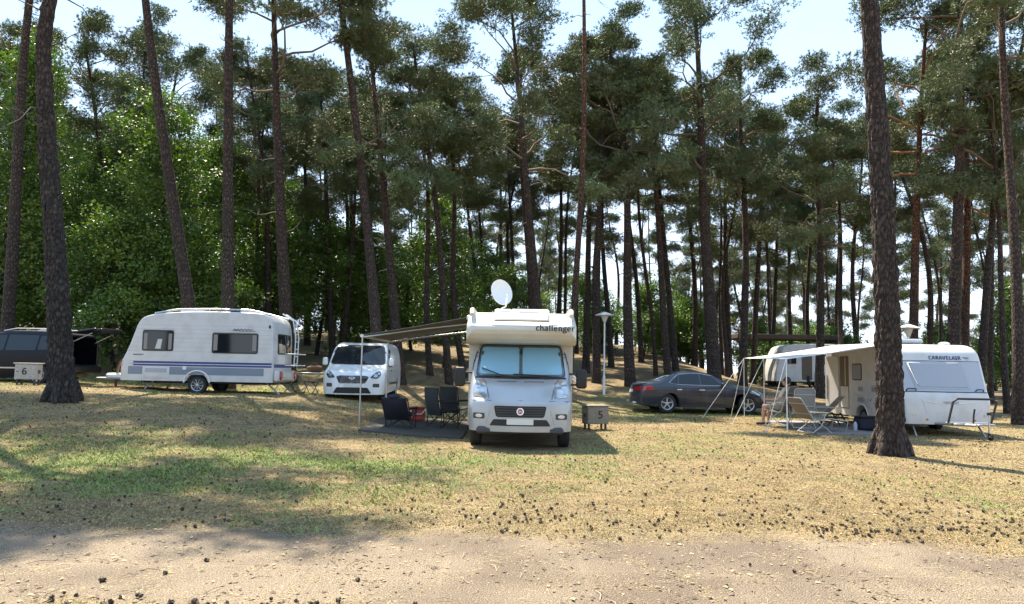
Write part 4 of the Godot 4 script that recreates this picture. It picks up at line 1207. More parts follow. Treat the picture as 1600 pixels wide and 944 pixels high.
	b.xf = Transform3D(Basis(), Vector3(0.5, 2.42, -1.1))
	b.lathe([Vector2(0.14, 0), Vector2(0.14, 0.08), Vector2(0.08, 0.11), Vector2(0, 0.115)], 18)
	part("roof_cap", b, M.white, o)
	# bike carrier on the drawbar
	bar("bike_hoop", [Vector3(-0.42, 0.42, 0.55), Vector3(-0.28, 0.95, 0.55), Vector3(-0.16, 1.03, 0.55), Vector3(0.72, 1.03, 0.55), Vector3(0.82, 0.95, 0.55), Vector3(0.66, 0.42, 0.55)], 0.028, M.black, o, 10)
	boxp("carrier_rail", Vector3(0.12, 0.42, 0.5), Vector3(1.1, 0.05, 0.1), M.steel, o, 0.015)
	boxp("carrier_rail", Vector3(0.12, 0.40, 0.75), Vector3(1.0, 0.05, 0.1), M.steel, o, 0.015)
	bar("carrier_post", [Vector3(0.18, 0.36, 0.6), Vector3(0.2, 0.62, 0.6), Vector3(0.23, 0.78, 0.6)], 0.022, M.black, o)
	bar("jockey_wheel_post", [Vector3(0.42, 0.1, 0.85), Vector3(0.42, 0.66, 0.85)], 0.022, M.alu, o)
	boxp("crank_handle", Vector3(0.42, 0.68, 0.86), Vector3(0.1, 0.07, 0.05), M.black, o, 0.01)
	b = MB.new()
	b.xf = Transform3D(Basis(Vector3(0, 0, 1), PI / 2), Vector3(0.42, 0.1, 0.88))
	b.lathe([Vector2(0.05, -0.03), Vector2(0.1, -0.02), Vector2(0.1, 0.02), Vector2(0.05, 0.03)], 20)
	part("jockey_wheel", b, M.rubber, o)
	# white sun canopy on the left side, with poles and guy lines
	b = MB.new()
	b.sheet(Vector3(-3.95, 1.97, -0.9), Vector3(-1.1, 2.47, -0.5), Vector3(-1.1, 2.50, -4.7), Vector3(-3.95, 2.04, -4.6), Vector3(0, -0.07, 0), 0.008, 12, 0.006)
	part("sun_canopy", b, M.canopy, o)
	for z in [-0.9, -2.7, -4.6]:
		bar("canopy_pole", [Vector3(-3.95, 2.0, z), Vector3(-3.95, 0.02, z)], 0.011, M.lamp_white, o)
	for q in [[Vector3(-3.95, 2.0, -0.9), Vector3(-4.75, 0.03, -0.2)], [Vector3(-3.95, 2.0, -0.9), Vector3(-4.3, 0.03, 0.1)], [Vector3(-3.95, 2.04, -2.7), Vector3(-4.9, 0.06, -2.7)], [Vector3(-3.95, 2.04, -4.6), Vector3(-5.3, 0.06, -4.7)], [Vector3(-3.95, 2.04, -4.6), Vector3(-4.1, 0.06, -5.6)]]:
		bar("guy_line", q, 0.008, M.lamp_white, o, 5)

# ---------- camp furniture and small things ----------
func camp_box(label: String, x: float, d: float, turn: float, number: String, front: Material, side: Material, w: float, mark: bool):
	var o := thing("supply_box", label, "box", at(x, d, 0.02), turn, "numbered supply boxes of the pitches")
	boxp("cabinet", Vector3(0, 0.36, 0), Vector3(w, 0.46, 0.34), side, o, 0.012)
	boxp("door", Vector3(0.0, 0.36, 0.178), Vector3(w - 0.03, 0.44, 0.016), front, o, 0.006)
	boxp("lid", Vector3(0, 0.605, 0), Vector3(w + 0.07, 0.03, 0.42), front, o, 0.008)
	for s in [-1.0, 1.0]:
		for z in [-0.12, 0.12]: boxp("leg", Vector3(s * (w * 0.5 - 0.07), 0.05, z), Vector3(0.05, 0.2, 0.05), M.ply_dark, o, 0.006)
		var sk := boxp("socket", Vector3(s * (w * 0.5 + 0.008), 0.36, 0.03), Vector3(0.025, 0.1, 0.1), M.plastic, o, 0.008)
		sk.name = "socket"
	text("number", number, 0.2, M.black, o, Vector3(0.06 if not mark else -0.02, 0.37, 0.188), Basis(), false, 0.004)
	if mark: boxp("dash_mark", Vector3(-0.21, 0.36, 0.188), Vector3(0.07, 0.018, 0.005), M.black, o, 0.001)

func sling_chair(label: String, x: float, d: float, turn: float, back_deg: float, seat_h: float, cloth: Material, back_len := 0.72, foot := false) -> Node3D:
	var o := thing("folding_chair", label, "chair", at(x, d, 0.03), turn, "folding chairs beside the right caravan")
	var a := deg_to_rad(back_deg)
	var w := 0.27
	var hinge := Vector3(0, seat_h - 0.03, -0.22)
	var up := Vector3(0, cos(a), -sin(a))
	var front := Vector3(0, seat_h + 0.03, 0.27)
	var topp := hinge + up * back_len
	var b := MB.new()
	b.sheet(hinge + Vector3(-w, 0, 0), front + Vector3(-w, 0, 0), front + Vector3(w, 0, 0), hinge + Vector3(w, 0, 0), Vector3(0, -0.03, 0), 0.008)
	part("seat", b, cloth, o)
	b = MB.new()
	b.sheet(hinge + up * 0.05 + Vector3(-w, 0, 0), topp - up * 0.02 + Vector3(-w, 0, 0), topp - up * 0.02 + Vector3(w, 0, 0), hinge + up * 0.05 + Vector3(w, 0, 0), Vector3(0, 0, -0.03), 0.008, 8, 0.006)
	part("backrest", b, cloth, o)
	var e := Vector3(w + 0.012, 0, 0)
	bar("back_frame", [hinge - e, topp - e - up * 0.06, topp - e * 0.85, topp + e * 0.85, topp + e - up * 0.06, hinge + e], 0.012, M.frame_white, o)
	bar("back_crossbar", [hinge.lerp(topp, 0.3) - e - Vector3(0, 0, 0.03), hinge.lerp(topp, 0.3) + e - Vector3(0, 0, 0.03)], 0.01, M.frame_white, o)
	bar("back_crossbar", [hinge.lerp(topp, 0.75) - e - Vector3(0, 0, 0.03), hinge.lerp(topp, 0.75) + e - Vector3(0, 0, 0.03)], 0.01, M.frame_white, o)
	for s in [-1.0, 1.0]:
		var q := Vector3(s * (w + 0.03), 0, 0)
		var elbow := hinge.lerp(topp, 0.38) + q
		bar("seat_rail", [hinge + q, front + q], 0.011, M.frame_white, o)
		bar("armrest", [elbow, Vector3(q.x, elbow.y - 0.01, 0.2)], 0.018, M.frame_white, o)
		bar("leg", [Vector3(q.x, elbow.y - 0.01, 0.14), Vector3(q.x, seat_h * 0.5, -0.02), Vector3(q.x, 0.0, -0.3)], 0.011, M.frame_white, o)
		bar("leg", [hinge + q + Vector3(0, 0.05, 0), Vector3(q.x, seat_h * 0.5, 0.06), Vector3(q.x, 0.0, 0.3)], 0.011, M.frame_white, o)
	bar("foot_bar", [Vector3(-w - 0.03, 0.012, -0.3), Vector3(w + 0.03, 0.012, -0.3)], 0.011, M.frame_white, o)
	bar("foot_bar", [Vector3(-w - 0.03, 0.012, 0.3), Vector3(w + 0.03, 0.012, 0.3)], 0.011, M.frame_white, o)
	if foot:
		b = MB.new()
		var f2 := Vector3(0, seat_h - 0.04, 0.85)
		b.sheet(front + Vector3(-w, 0, 0.01), f2 + Vector3(-w, 0, 0), f2 + Vector3(w, 0, 0), front + Vector3(w, 0, 0.01), Vector3(0, -0.02, 0), 0.008)
		part("leg_rest", b, cloth, o)
		bar("leg_rest_frame", [front - e, f2 - e, f2 - e * 0.8 + Vector3(0, 0, 0.05), f2 + e * 0.8 + Vector3(0, 0, 0.05), f2 + e, front + e], 0.012, M.frame_white, o)
		bar("leg", [f2 - e, Vector3(-w, 0.0, 0.8), Vector3(w, 0.0, 0.8), f2 + e], 0.011, M.frame_white, o)
	return o

func camp_chair(label: String, x: float, d: float, turn: float, cloth: Material, recline := 0.25, pillow := false, low := 1.0) -> Node3D:
	var o := thing("camp_chair", label, "chair", at(x, d, 0.03), turn, "dark camp chairs under the motorhome awning")
	var w := 0.28
	var sb := Vector3(0, 0.40 * low, -0.22)
	var sf := Vector3(0, 0.46 * low, 0.24)
	var tp := sb + Vector3(0, 0.58 * low, -0.58 * recline)
	var b := MB.new()
	b.sheet(sb + Vector3(-w, 0, 0), sf + Vector3(-w, 0, 0), sf + Vector3(w, 0, 0), sb + Vector3(w, 0, 0), Vector3(0, -0.07, 0), 0.02)
	part("seat", b, cloth, o)
	b = MB.new()
	b.sheet(sb + Vector3(-w, -0.08, 0), tp + Vector3(-w, 0, 0), tp + Vector3(w, 0, 0), sb + Vector3(w, -0.08, 0), Vector3(0, 0, -0.10), 0.025)
	part("backrest", b, cloth, o)
	for s in [-1.0, 1.0]:
		var q := Vector3(s * (w + 0.02), 0, 0)
		bar("back_post", [sb + q - Vector3(0, 0.1, 0), tp + q], 0.013, M.black, o)
		bar("armrest", [sb.lerp(tp, 0.42) + q, Vector3(q.x + s * 0.03, 0.64 * low, 0.24)], 0.026, cloth, o)
		bar("arm_post", [Vector3(q.x + s * 0.03, 0.64 * low, 0.22), Vector3(q.x, 0.4 * low, 0.24), Vector3(q.x, 0, 0.26)], 0.012, M.black, o)
		bar("leg", [sb + q - Vector3(0, 0.1, 0), Vector3(q.x, 0, -0.26)], 0.012, M.black, o)
		bar("cross_brace", [Vector3(q.x, 0.02, -0.26), Vector3(-q.x, 0.36, -0.2)], 0.011, M.black, o)
		bar("cross_brace", [Vector3(q.x, 0.02, 0.26), Vector3(-q.x, 0.42, 0.24)], 0.011, M.black, o)
		bar("side_brace", [Vector3(q.x, 0.02, -0.26), Vector3(q.x, 0.40, 0.24)], 0.011, M.black, o)
	bar("top_bar", [tp + Vector3(-w - 0.02, 0, 0), tp + Vector3(w + 0.02, 0, 0)], 0.014, M.black, o)
	if pillow:
		b = MB.new()
		b.xf = Transform3D(Basis().scaled(Vector3(1.5, 1, 0.8)), tp + Vector3(0.02, 0.03, 0.03))
		b.lathe([Vector2(0, -0.07), Vector2(0.07, -0.05), Vector2(0.1, 0), Vector2(0.07, 0.05), Vector2(0, 0.07)], 16)
		part("headrest", b, cloth, o)
	return o

func lamp_post(label: String, x: float, d: float, h: float):
	var o := thing("lamp_post", label, "street lamp", at(x, d), 0.0, "white lamp posts")
	bar("pole", [Vector3(0, -0.1, 0), Vector3(0, 0.8, 0), Vector3(0, h - 0.45, 0)], 0.032, M.lamp_white, o, 12)
	var b := MB.new()
	b.xf = Transform3D(Basis(), Vector3(0, 0, 0))
	b.lathe([Vector2(0.055, -0.1), Vector2(0.055, 0.75), Vector2(0.035, 0.82)], 14)
	part("base_sleeve", b, M.lamp_white, o)
	b = MB.new()
	b.xf = Transform3D(Basis(), Vector3(0, h - 0.45, 0))
	b.lathe([Vector2(0.05, 0), Vector2(0.08, 0.05), Vector2(0.16, 0.27), Vector2(0.16, 0.3)], 18)
	part("lantern", b, M.curtain, o)
	b = MB.new()
	b.xf = Transform3D(Basis(), Vector3(0, h - 0.16, 0))
	b.lathe([Vector2(0.0, 0.005), Vector2(0.4, 0.0), Vector2(0.41, 0.02), Vector2(0.2, 0.10), Vector2(0.06, 0.155), Vector2(0, 0.16)], 28)
	part("shade", b, M.lamp_white, o, 30.0)

func ground_mat(called: String, label: String, x0: float, x1: float, d0: float, d1: float, m: Material, up := 0.04):
	var b := MB.new()
	var k := 14
	var P = func(i, j, u):
		var x := lerpf(x0, x1, float(i) / k)
		var d := lerpf(d0, d1, float(j) / k)
		var f := 0.0 if i == 0 or j == 0 or i == k or j == k else 1.0
		return Vector3(x - x0, gnd(x, d) - hgt(x0, d0) + u + 0.006 * f * sin(i * 2.1 + j * 1.7), d0 - d)
	for i in k:
		for j in k:
			b.quad(P.call(i, j, up), P.call(i + 1, j, up), P.call(i + 1, j + 1, up), P.call(i, j + 1, up))
	for i in k:
		b.quad(P.call(i, 0, 0.0), P.call(i + 1, 0, 0.0), P.call(i + 1, 0, up), P.call(i, 0, up))
		b.quad(P.call(0, i + 1, 0.0), P.call(0, i, 0.0), P.call(0, i, up), P.call(0, i + 1, up))
		b.quad(P.call(k, i, 0.0), P.call(k, i + 1, 0.0), P.call(k, i + 1, up), P.call(k, i, up))
	var o := part(called, b, m, self)
	o.position = at(x0, d0)
	tag(o, label, "mat")

func folding_table(label: String, x: float, d: float, turn: float, w: float, top: Material, h := 0.68):
	var o := thing("folding_table", label, "table", at(x, d, 0.02), turn)
	boxp("tabletop", Vector3(0, h, 0), Vector3(w, 0.03, 0.5), top, o, 0.008)
	for s in [-1.0, 1.0]:
		bar("leg", [Vector3(s * w * 0.42, h - 0.02, 0.2), Vector3(-s * w * 0.36, 0, 0.2)], 0.013, M.steel, o)
		bar("leg", [Vector3(s * w * 0.42, h - 0.02, -0.2), Vector3(-s * w * 0.36, 0, -0.2)], 0.013, M.steel, o)
	return o

func build_camp_things():
	camp_box("grey wooden box numbered 5 right of the motorhome", 2.25, 19.8, 0.35, "5", M.ply_grey, M.ply_grey, 0.62, false)
	camp_box("white wooden box numbered 6 beside the massive left pine", -14.35, 22.3, 0.1, "6", M.ply_white, M.ply_white, 0.62, true)
	lamp_post("white lamp post standing between the motorhome and grey sedan", 4.0, 32.0, 3.55)
	lamp_post("white lamp showing above the roof of the right caravan", 14.4, 27.0, 3.35)
	ground_mat("awning_mat", "ground mat with painted shade under the motorhome awning", -3.3, -1.05, 16.4, 20.8, M.mat_shaded)
	ground_mat("canopy_mat", "grey ground mat under the white sun canopy", 8.0, 10.25, 19.6, 23.6, M.mat_grey)
	camp_chair("reclined navy camp chair with its back to the camera", -2.55, 17.6, PI - 0.1, M.navy_cloth, 0.75, true, 0.72)
	camp_chair("dark camp chair nearest the motorhome's left flank", -1.66, 18.5, PI * 0.72, M.dark_cloth, 0.2)
	camp_chair("dark camp chair half hidden behind another by the motorhome", -1.42, 19.9, PI * 0.8, M.dark_cloth, 0.2)
	# red cool box
	var o := thing("cool_box", "red cool box with pale handle between the dark camp chairs", "cool box", at(-2.42, 19.6, 0.06), 0.2)
	boxp("tub", Vector3(0, 0.15, 0), Vector3(0.4, 0.30, 0.28), M.red, o, 0.03)
	boxp("lid", Vector3(0, 0.325, 0), Vector3(0.42, 0.05, 0.3), M.red, o, 0.02)
	bar("handle", [Vector3(-0.2, 0.28, 0.16), Vector3(-0.1, 0.17, 0.19), Vector3(0.1, 0.17, 0.19), Vector3(0.2, 0.28, 0.16)], 0.016, M.lamp_white, o)
	# table by the white van, with a bag and two stools
	folding_table("small folding table with crossed legs left of the white van", -7.0, 26.1, 0.1, 0.9, M.alu)
	o = thing("duffel_bag", "brown bag lying on the small table beside the van", "bag", at(-6.85, 26.1, 0.715), 0.2)
	var b := MB.new()
	b.xf = Transform3D(Basis(Vector3(0, 0, 1), PI / 2).scaled(Vector3(1, 1, 1)), Vector3(0, 0.13, 0))
	b.lathe([Vector2(0, -0.26), Vector2(0.09, -0.25), Vector2(0.13, -0.15), Vector2(0.12, 0.1), Vector2(0.08, 0.24), Vector2(0, 0.26)], 18)
	part("bag_body", b, M.brown, o)
	bar("strap", [Vector3(-0.12, 0.24, 0), Vector3(-0.05, 0.34, 0), Vector3(0.06, 0.34, 0), Vector3(0.12, 0.23, 0)], 0.012, M.brown, o)
	var k := 0
	for q in [[-7.5, 25.6, "folding stool with dark seat nearest the striped caravan's rear"], [-6.75, 25.4, "folding stool with dark seat nearest the white van"]]:
		o = thing("folding_stool", q[2], "stool", at(q[0], q[1], 0.02), 0.3 + k, "folding stools by the small table")
		b = MB.new()
		b.sheet(Vector3(-0.17, 0.42, 0.17), Vector3(0.17, 0.42, 0.17), Vector3(0.17, 0.42, -0.17), Vector3(-0.17, 0.42, -0.17), Vector3(0, -0.05, 0), 0.012)
		part("seat", b, M.brown if k else M.dark_cloth, o)
		for s in [-1.0, 1.0]:
			for z in [-0.17, 0.17]: bar("leg", [Vector3(s * 0.18, 0.42, z), Vector3(-s * 0.2, 0, z)], 0.012, M.black, o)
		k += 1
	# chairs beside the right caravan
	M.person_chair = sling_chair("tall beige folding chair with a person sitting in it", 7.72, 21.6, deg_to_rad(-138), 20, 0.43, M.taupe, 0.78)
	sling_chair("grey-backed folding chair beside the seated person", 8.22, 21.2, deg_to_rad(176), 12, 0.43, M.grey_sling, 0.72)
	sling_chair("low beige lounger nearest the camera with leg rest", 8.05, 19.9, deg_to_rad(108), 35, 0.34, M.taupe, 0.72, true)
	sling_chair("beige folding chair tilted back towards the caravan door", 9.0, 22.0, deg_to_rad(-96), 44, 0.38, M.taupe, 0.72)
	# bags and gear by the wheel
	o = thing("storage_bag", "black storage tub on the mat beside the caravan wheel", "bag", at(9.85, 20.7, 0.04), 0.1)
	boxp("tub", Vector3(0, 0.19, 0), Vector3(0.62, 0.36, 0.45), M.navy_cloth, o, 0.06)
	boxp("rim", Vector3(0, 0.365, 0), Vector3(0.66, 0.03, 0.48), M.black, o, 0.01)
	for q in [[10.05, 20.25, "white water bottle right of the black storage tub", M.lamp_white], [9.42, 20.5, "grey water bottle left of the black storage tub", M.pale_panel]]:
		o = thing("water_bottle", q[2], "bottle", at(q[0], q[1], 0.04), 0.0, "bottles by the storage tub")
		b = MB.new()
		b.lathe([Vector2(0, 0), Vector2(0.05, 0), Vector2(0.052, 0.17), Vector2(0.03, 0.22), Vector2(0.018, 0.24)], 16)
		part("bottle_body", b, q[3], o)
		b = MB.new()
		b.lathe([Vector2(0.02, 0.235), Vector2(0.02, 0.262), Vector2(0, 0.263)], 12)
		part("cap", b, M.black, o)
	o = thing("folding_step", "black folding step with rails before the caravan door", "step", at(9.5, 21.9, 0.04), 0.3)
	boxp("tread", Vector3(0, 0.24, 0), Vector3(0.6, 0.04, 0.35), M.plastic, o)
	boxp("tread", Vector3(-0.3, 0.12, 0), Vector3(0.3, 0.03, 0.35), M.plastic, o)
	for s in [-1.0, 1.0]:
		bar("leg", [Vector3(-0.45, 0.0, s * 0.17), Vector3(-0.1, 0.34, s * 0.17), Vector3(0.3, 0.3, s * 0.17)], 0.02, M.black, o)
		bar("leg", [Vector3(0.3, 0.0, s * 0.17), Vector3(0.0, 0.38, s * 0.17)], 0.02, M.black, o)

func build_far_camp():
	var o := thing("caravan", "distant white caravan with dark doorway seen under the white canopy", "caravan", at(15.2, 44.0, 0.0), -PI / 2)
	var h := Hull.new()
	h.W = 1.1; h.rt = 0.08; h.rf = 0.15; h.rr = 0.06; h.tuck = 0.0
	h.setup([Vector2(0, 0.45), Vector2(-0.04, 1.0), Vector2(-0.35, 2.2), Vector2(-0.7, 2.5), Vector2(-1.5, 2.58), Vector2(-5.6, 2.58), Vector2(-5.9, 2.4), Vector2(-6.0, 0.45)], [Vector2(0, 0.4), Vector2(-6, 0.4)])
	h.arches = [[-3.2, 0.3, 0.36]]
	var b := MB.new()
	h.shell(b)
	part("body", b, M.caravan_white, o)
	var S := h.side_fn(1.0)
	ppatch("doorway", rect(-2.1, -1.5, 0.5, 2.1, 0.05), S, M.curtain_and_door_shade, o, 0.006)  # no curtain here: shade of the open door painted as a brown sheet
	ppatch("grey_band", rect(-5.95, -2.2, 0.55, 0.95, 0.02), S, M.grey_panel, o, 0.004)
	for w in [[-3.4, -2.4], [-4.9, -3.9]]: side_window(h, 1.0, w[0], w[1], 1.4, 1.95, 0.07, o)
	side_window(h, 1.0, -1.2, -0.7, 1.4, 1.95, 0.07, o)
	for s in [-1.0, 1.0]: wheel(o, Vector3(s * 0.95, 0.29, -3.2), 0.29, 0.18, s, M.alu, 8)
	o = thing("shelter", "low dark brown shelter roof behind the distant caravan", "shelter", at(14.4, 47.5), 0.0)
	boxp("roof", Vector3(2.8, 2.75, 0), Vector3(6.4, 0.3, 3.0), M.shelter_brown, o, 0.03)
	for x in [-0.2, 5.8]:
		for z in [-1.3, 1.3]: boxp("post", Vector3(x, 1.3, z), Vector3(0.14, 2.7, 0.14), M.shelter_brown, o)
	folding_table("dark camp table before the distant caravan", 18.0, 41.5, 0.0, 1.4, M.plastic)
	var n := 0
	for q in [[16.9, 41.6, 1.4, "left one of the dark chairs before the distant caravan"], [18.0, 42.2, 0.0, "middle dark chair at the distant caravan's table"], [19.0, 41.4, -1.5, "right one of the dark chairs before the distant caravan"]]:
		var c := camp_chair(q[3], q[0], q[1], q[2], M.dark_cloth, 0.2)
		c.set_meta("group", "dark chairs before the distant caravan")

# ---------- the seated person: one skin of tapered capsules meshed as surface nets ----------
func nets(mb: MB, bones: Array, cell: float, blend: float):
	var lo := Vector3.ONE * 1e9
	var hi := -lo
	for q in bones:
		for e in [[q[0], q[2]], [q[1], q[3]]]:
			lo = lo.min(e[0] - Vector3.ONE * (e[1] + cell * 3 + blend)); hi = hi.max(e[0] + Vector3.ONE * (e[1] + cell * 3 + blend))
	var n := Vector3i(((hi - lo) / cell).ceil()) + Vector3i.ONE
	var f := PackedFloat32Array(); f.resize(n.x * n.y * n.z); f.fill(9.0)
	var near := PackedFloat32Array(); near.resize(f.size()); near.fill(9.0)
	var who := PackedInt32Array(); who.resize(f.size())
	for w in bones.size():
		var q = bones[w]
		var a: Vector3 = q[0]; var b: Vector3 = q[1]; var ra: float = q[2]; var rb: float = q[3]
		var m := maxf(ra, rb) + cell * 3 + blend
		var i0 := Vector3i(((a.min(b) - Vector3.ONE * m - lo) / cell).floor()).max(Vector3i.ZERO)
		var i1 := Vector3i(((a.max(b) + Vector3.ONE * m - lo) / cell).ceil()).min(n - Vector3i.ONE)
		var ab := b - a
		var l2 := maxf(ab.length_squared(), 1e-8)
		for x in range(i0.x, i1.x + 1):
			for y in range(i0.y, i1.y + 1):
				for z in range(i0.z, i1.z + 1):
					var p := lo + Vector3(x, y, z) * cell
					var t := clampf((p - a).dot(ab) / l2, 0, 1)
					var d := p.distance_to(a + ab * t) - lerpf(ra, rb, t)
					var k := (x * n.y + y) * n.z + z
					var e := f[k]
					var hh := maxf(blend - absf(e - d), 0.0) / blend
					f[k] = minf(e, d) - hh * hh * blend * 0.25
					if d < near[k]:
						near[k] = d; who[k] = w
	var vert := {}
	var idx = func(x, y, z): return (x * n.y + y) * n.z + z
	var vat = func(x, y, z):
		var key: int = idx.call(x, y, z)
		if vert.has(key): return vert[key]
		var s := Vector3.ZERO
		var c := 0
		var best := 9.0
		var bw := 0
		for e in 12:
			var ax := e / 4
			var u := e % 4
			var p0 := [x, y, z]
			p0[(ax + 1) % 3] += u & 1
			p0[(ax + 2) % 3] += u >> 1
			var p1 := p0.duplicate()
			p1[ax] += 1
			var k0: int = idx.call(p0[0], p0[1], p0[2]); var k1: int = idx.call(p1[0], p1[1], p1[2])
			if near[k0] < best:
				best = near[k0]; bw = who[k0]
			if (f[k0] < 0) != (f[k1] < 0):
				var t := f[k0] / (f[k0] - f[k1])
				s += Vector3(p0[0], p0[1], p0[2]).lerp(Vector3(p1[0], p1[1], p1[2]), t); c += 1
		var r := [lo + s / maxi(c, 1) * cell, bw]
		vert[key] = r
		return r
	for x in range(1, n.x - 1):
		for y in range(1, n.y - 1):
			for z in range(1, n.z - 1):
				var k: int = (x * n.y + y) * n.z + z
				if f[k] > 2.0 * cell or f[k] < -2.0 * cell: continue
				for ax in 3:
					var q := [x, y, z]
					q[ax] += 1
					var k1: int = idx.call(q[0], q[1], q[2])
					if (f[k] < 0) == (f[k1] < 0): continue
					var o := [Vector3i.ZERO, Vector3i.ZERO, Vector3i.ZERO]
					o[0][(ax + 1) % 3] = -1
					o[1][(ax + 1) % 3] = -1; o[1][(ax + 2) % 3] = -1
					o[2][(ax + 2) % 3] = -1
					var vs := [vat.call(x, y, z)]
					for w in o: vs.append(vat.call(x + w.x, y + w.y, z + w.z))
					mb.col = bones[vs[0][1]][4]
					if f[k] < 0: mb.quad(vs[0][0], vs[1][0], vs[2][0], vs[3][0])
					else: mb.quad(vs[0][0], vs[3][0], vs[2][0], vs[1][0])
func build_person():
	var ch: Node3D = M.person_chair
	var o := thing("person", "person in pale shirt and shorts sitting in the tall beige chair", "person", ch.position, ch.rotation.y)
	var skin := Color(0.48, 0.28, 0.20)
	var shirt := Color(0.50, 0.46, 0.40)
	var shorts := Color(0.30, 0.25, 0.19)
	var shoe := Color(0.03, 0.028, 0.026)
	var hair := Color(0.05, 0.04, 0.035)
	var B := []
	var V = func(x, y, z): return Vector3(x, y, z)
	B.append([V.call(0, 0.53, -0.12), V.call(0, 0.75, -0.18), 0.135, 0.125, shirt])
	B.append([V.call(0, 0.75, -0.18), V.call(0, 0.97, -0.25), 0.125, 0.13, shirt])
	B.append([V.call(-0.12, 1.02, -0.27), V.call(0.12, 1.02, -0.27), 0.085, 0.085, shirt])
	B.append([V.call(0, 1.06, -0.27), V.call(0, 1.17, -0.27), 0.055, 0.052, skin])
	for s in [-1.0, 1.0]:
		B.append([V.call(s * 0.09, 0.52, -0.10), V.call(s * 0.14, 0.545, 0.22), 0.095, 0.075, shorts])
		B.append([V.call(s * 0.14, 0.545, 0.22), V.call(s * 0.15, 0.545, 0.36), 0.068, 0.058, skin])
		B.append([V.call(s * 0.15, 0.54, 0.36), V.call(s * 0.15, 0.34, 0.38), 0.058, 0.056, skin])
		B.append([V.call(s * 0.15, 0.34, 0.38), V.call(s * 0.15, 0.10, 0.40), 0.054, 0.036, skin])
		B.append([V.call(s * 0.15, 0.055, 0.38), V.call(s * 0.17, 0.04, 0.57), 0.045, 0.036, shoe])
		B.append([V.call(s * 0.19, 1.02, -0.27), V.call(s * 0.25, 0.86, -0.20), 0.062, 0.056, shirt])
		B.append([V.call(s * 0.25, 0.86, -0.20), V.call(s * 0.29, 0.76, -0.13), 0.046, 0.042, skin])
		B.append([V.call(s * 0.29, 0.76, -0.13), V.call(s * 0.305, 0.755, 0.10), 0.042, 0.028, skin])
	var mb := MB.new()
	nets(mb, B, 0.015, 0.03)
	# head
	var H := [[V.call(0, 1.29, -0.26), V.call(0, 1.27, -0.23), 0.095, 0.088, skin], [V.call(0, 1.22, -0.21), V.call(0, 1.20, -0.185), 0.06, 0.045, skin], [V.call(0, 1.275, -0.15), V.call(0, 1.245, -0.125), 0.012, 0.017, skin], [V.call(0, 1.15, -0.265), V.call(0, 1.22, -0.25), 0.05, 0.055, skin], [V.call(0, 1.31, -0.285), V.call(0, 1.30, -0.27), 0.1, 0.1, hair]]
	for s in [-1.0, 1.0]:
		H.append([V.call(s * 0.095, 1.27, -0.25), V.call(s * 0.1, 1.24, -0.245), 0.014, 0.011, skin])
		H.append([V.call(s * 0.033, 1.275, -0.152), V.call(s * 0.033, 1.276, -0.15), 0.012, 0.012, hair])
	H.append([V.call(-0.02, 1.212, -0.146), V.call(0.02, 1.212, -0.146), 0.007, 0.007, Color(0.4, 0.16, 0.13)])
	nets(mb, H, 0.008, 0.012)
	# hands resting on the arms of the chair
	for s in [-1.0, 1.0]:
		var w := Vector3(s * 0.305, 0.755, 0.10)
		var N := [[w, w + Vector3(0, 0.0, 0.09), 0.026, 0.03, skin], [w + Vector3(-0.018, 0, 0.05), w + Vector3(0.018, 0, 0.05), 0.02, 0.02, skin]]
		for k in 4:
			var fx := -0.03 + k * 0.02
			var l: float = [0.028, 0.034, 0.036, 0.027][k]
			var p := w + Vector3(fx, 0.006, 0.095)
			var p1 := p + Vector3(fx * 0.1, -0.002, l)
			var p2 := p1 + Vector3(0, -0.016, l * 0.65)
			N.append([p, p1, 0.0095, 0.009, skin]); N.append([p1, p2, 0.009, 0.008, skin]); N.append([p2, p2 + Vector3(0, -0.018, 0.006), 0.008, 0.007, skin])
		N.append([w + Vector3(-s * 0.024, 0, 0.03), w + Vector3(-s * 0.05, -0.006, 0.065), 0.011, 0.010, skin])
		N.append([w + Vector3(-s * 0.05, -0.006, 0.065), w + Vector3(-s * 0.052, -0.02, 0.09), 0.010, 0.008, skin])
		nets(mb, N, 0.004, 0.006)
	part("body", mb, M.skin, o, 70.0)

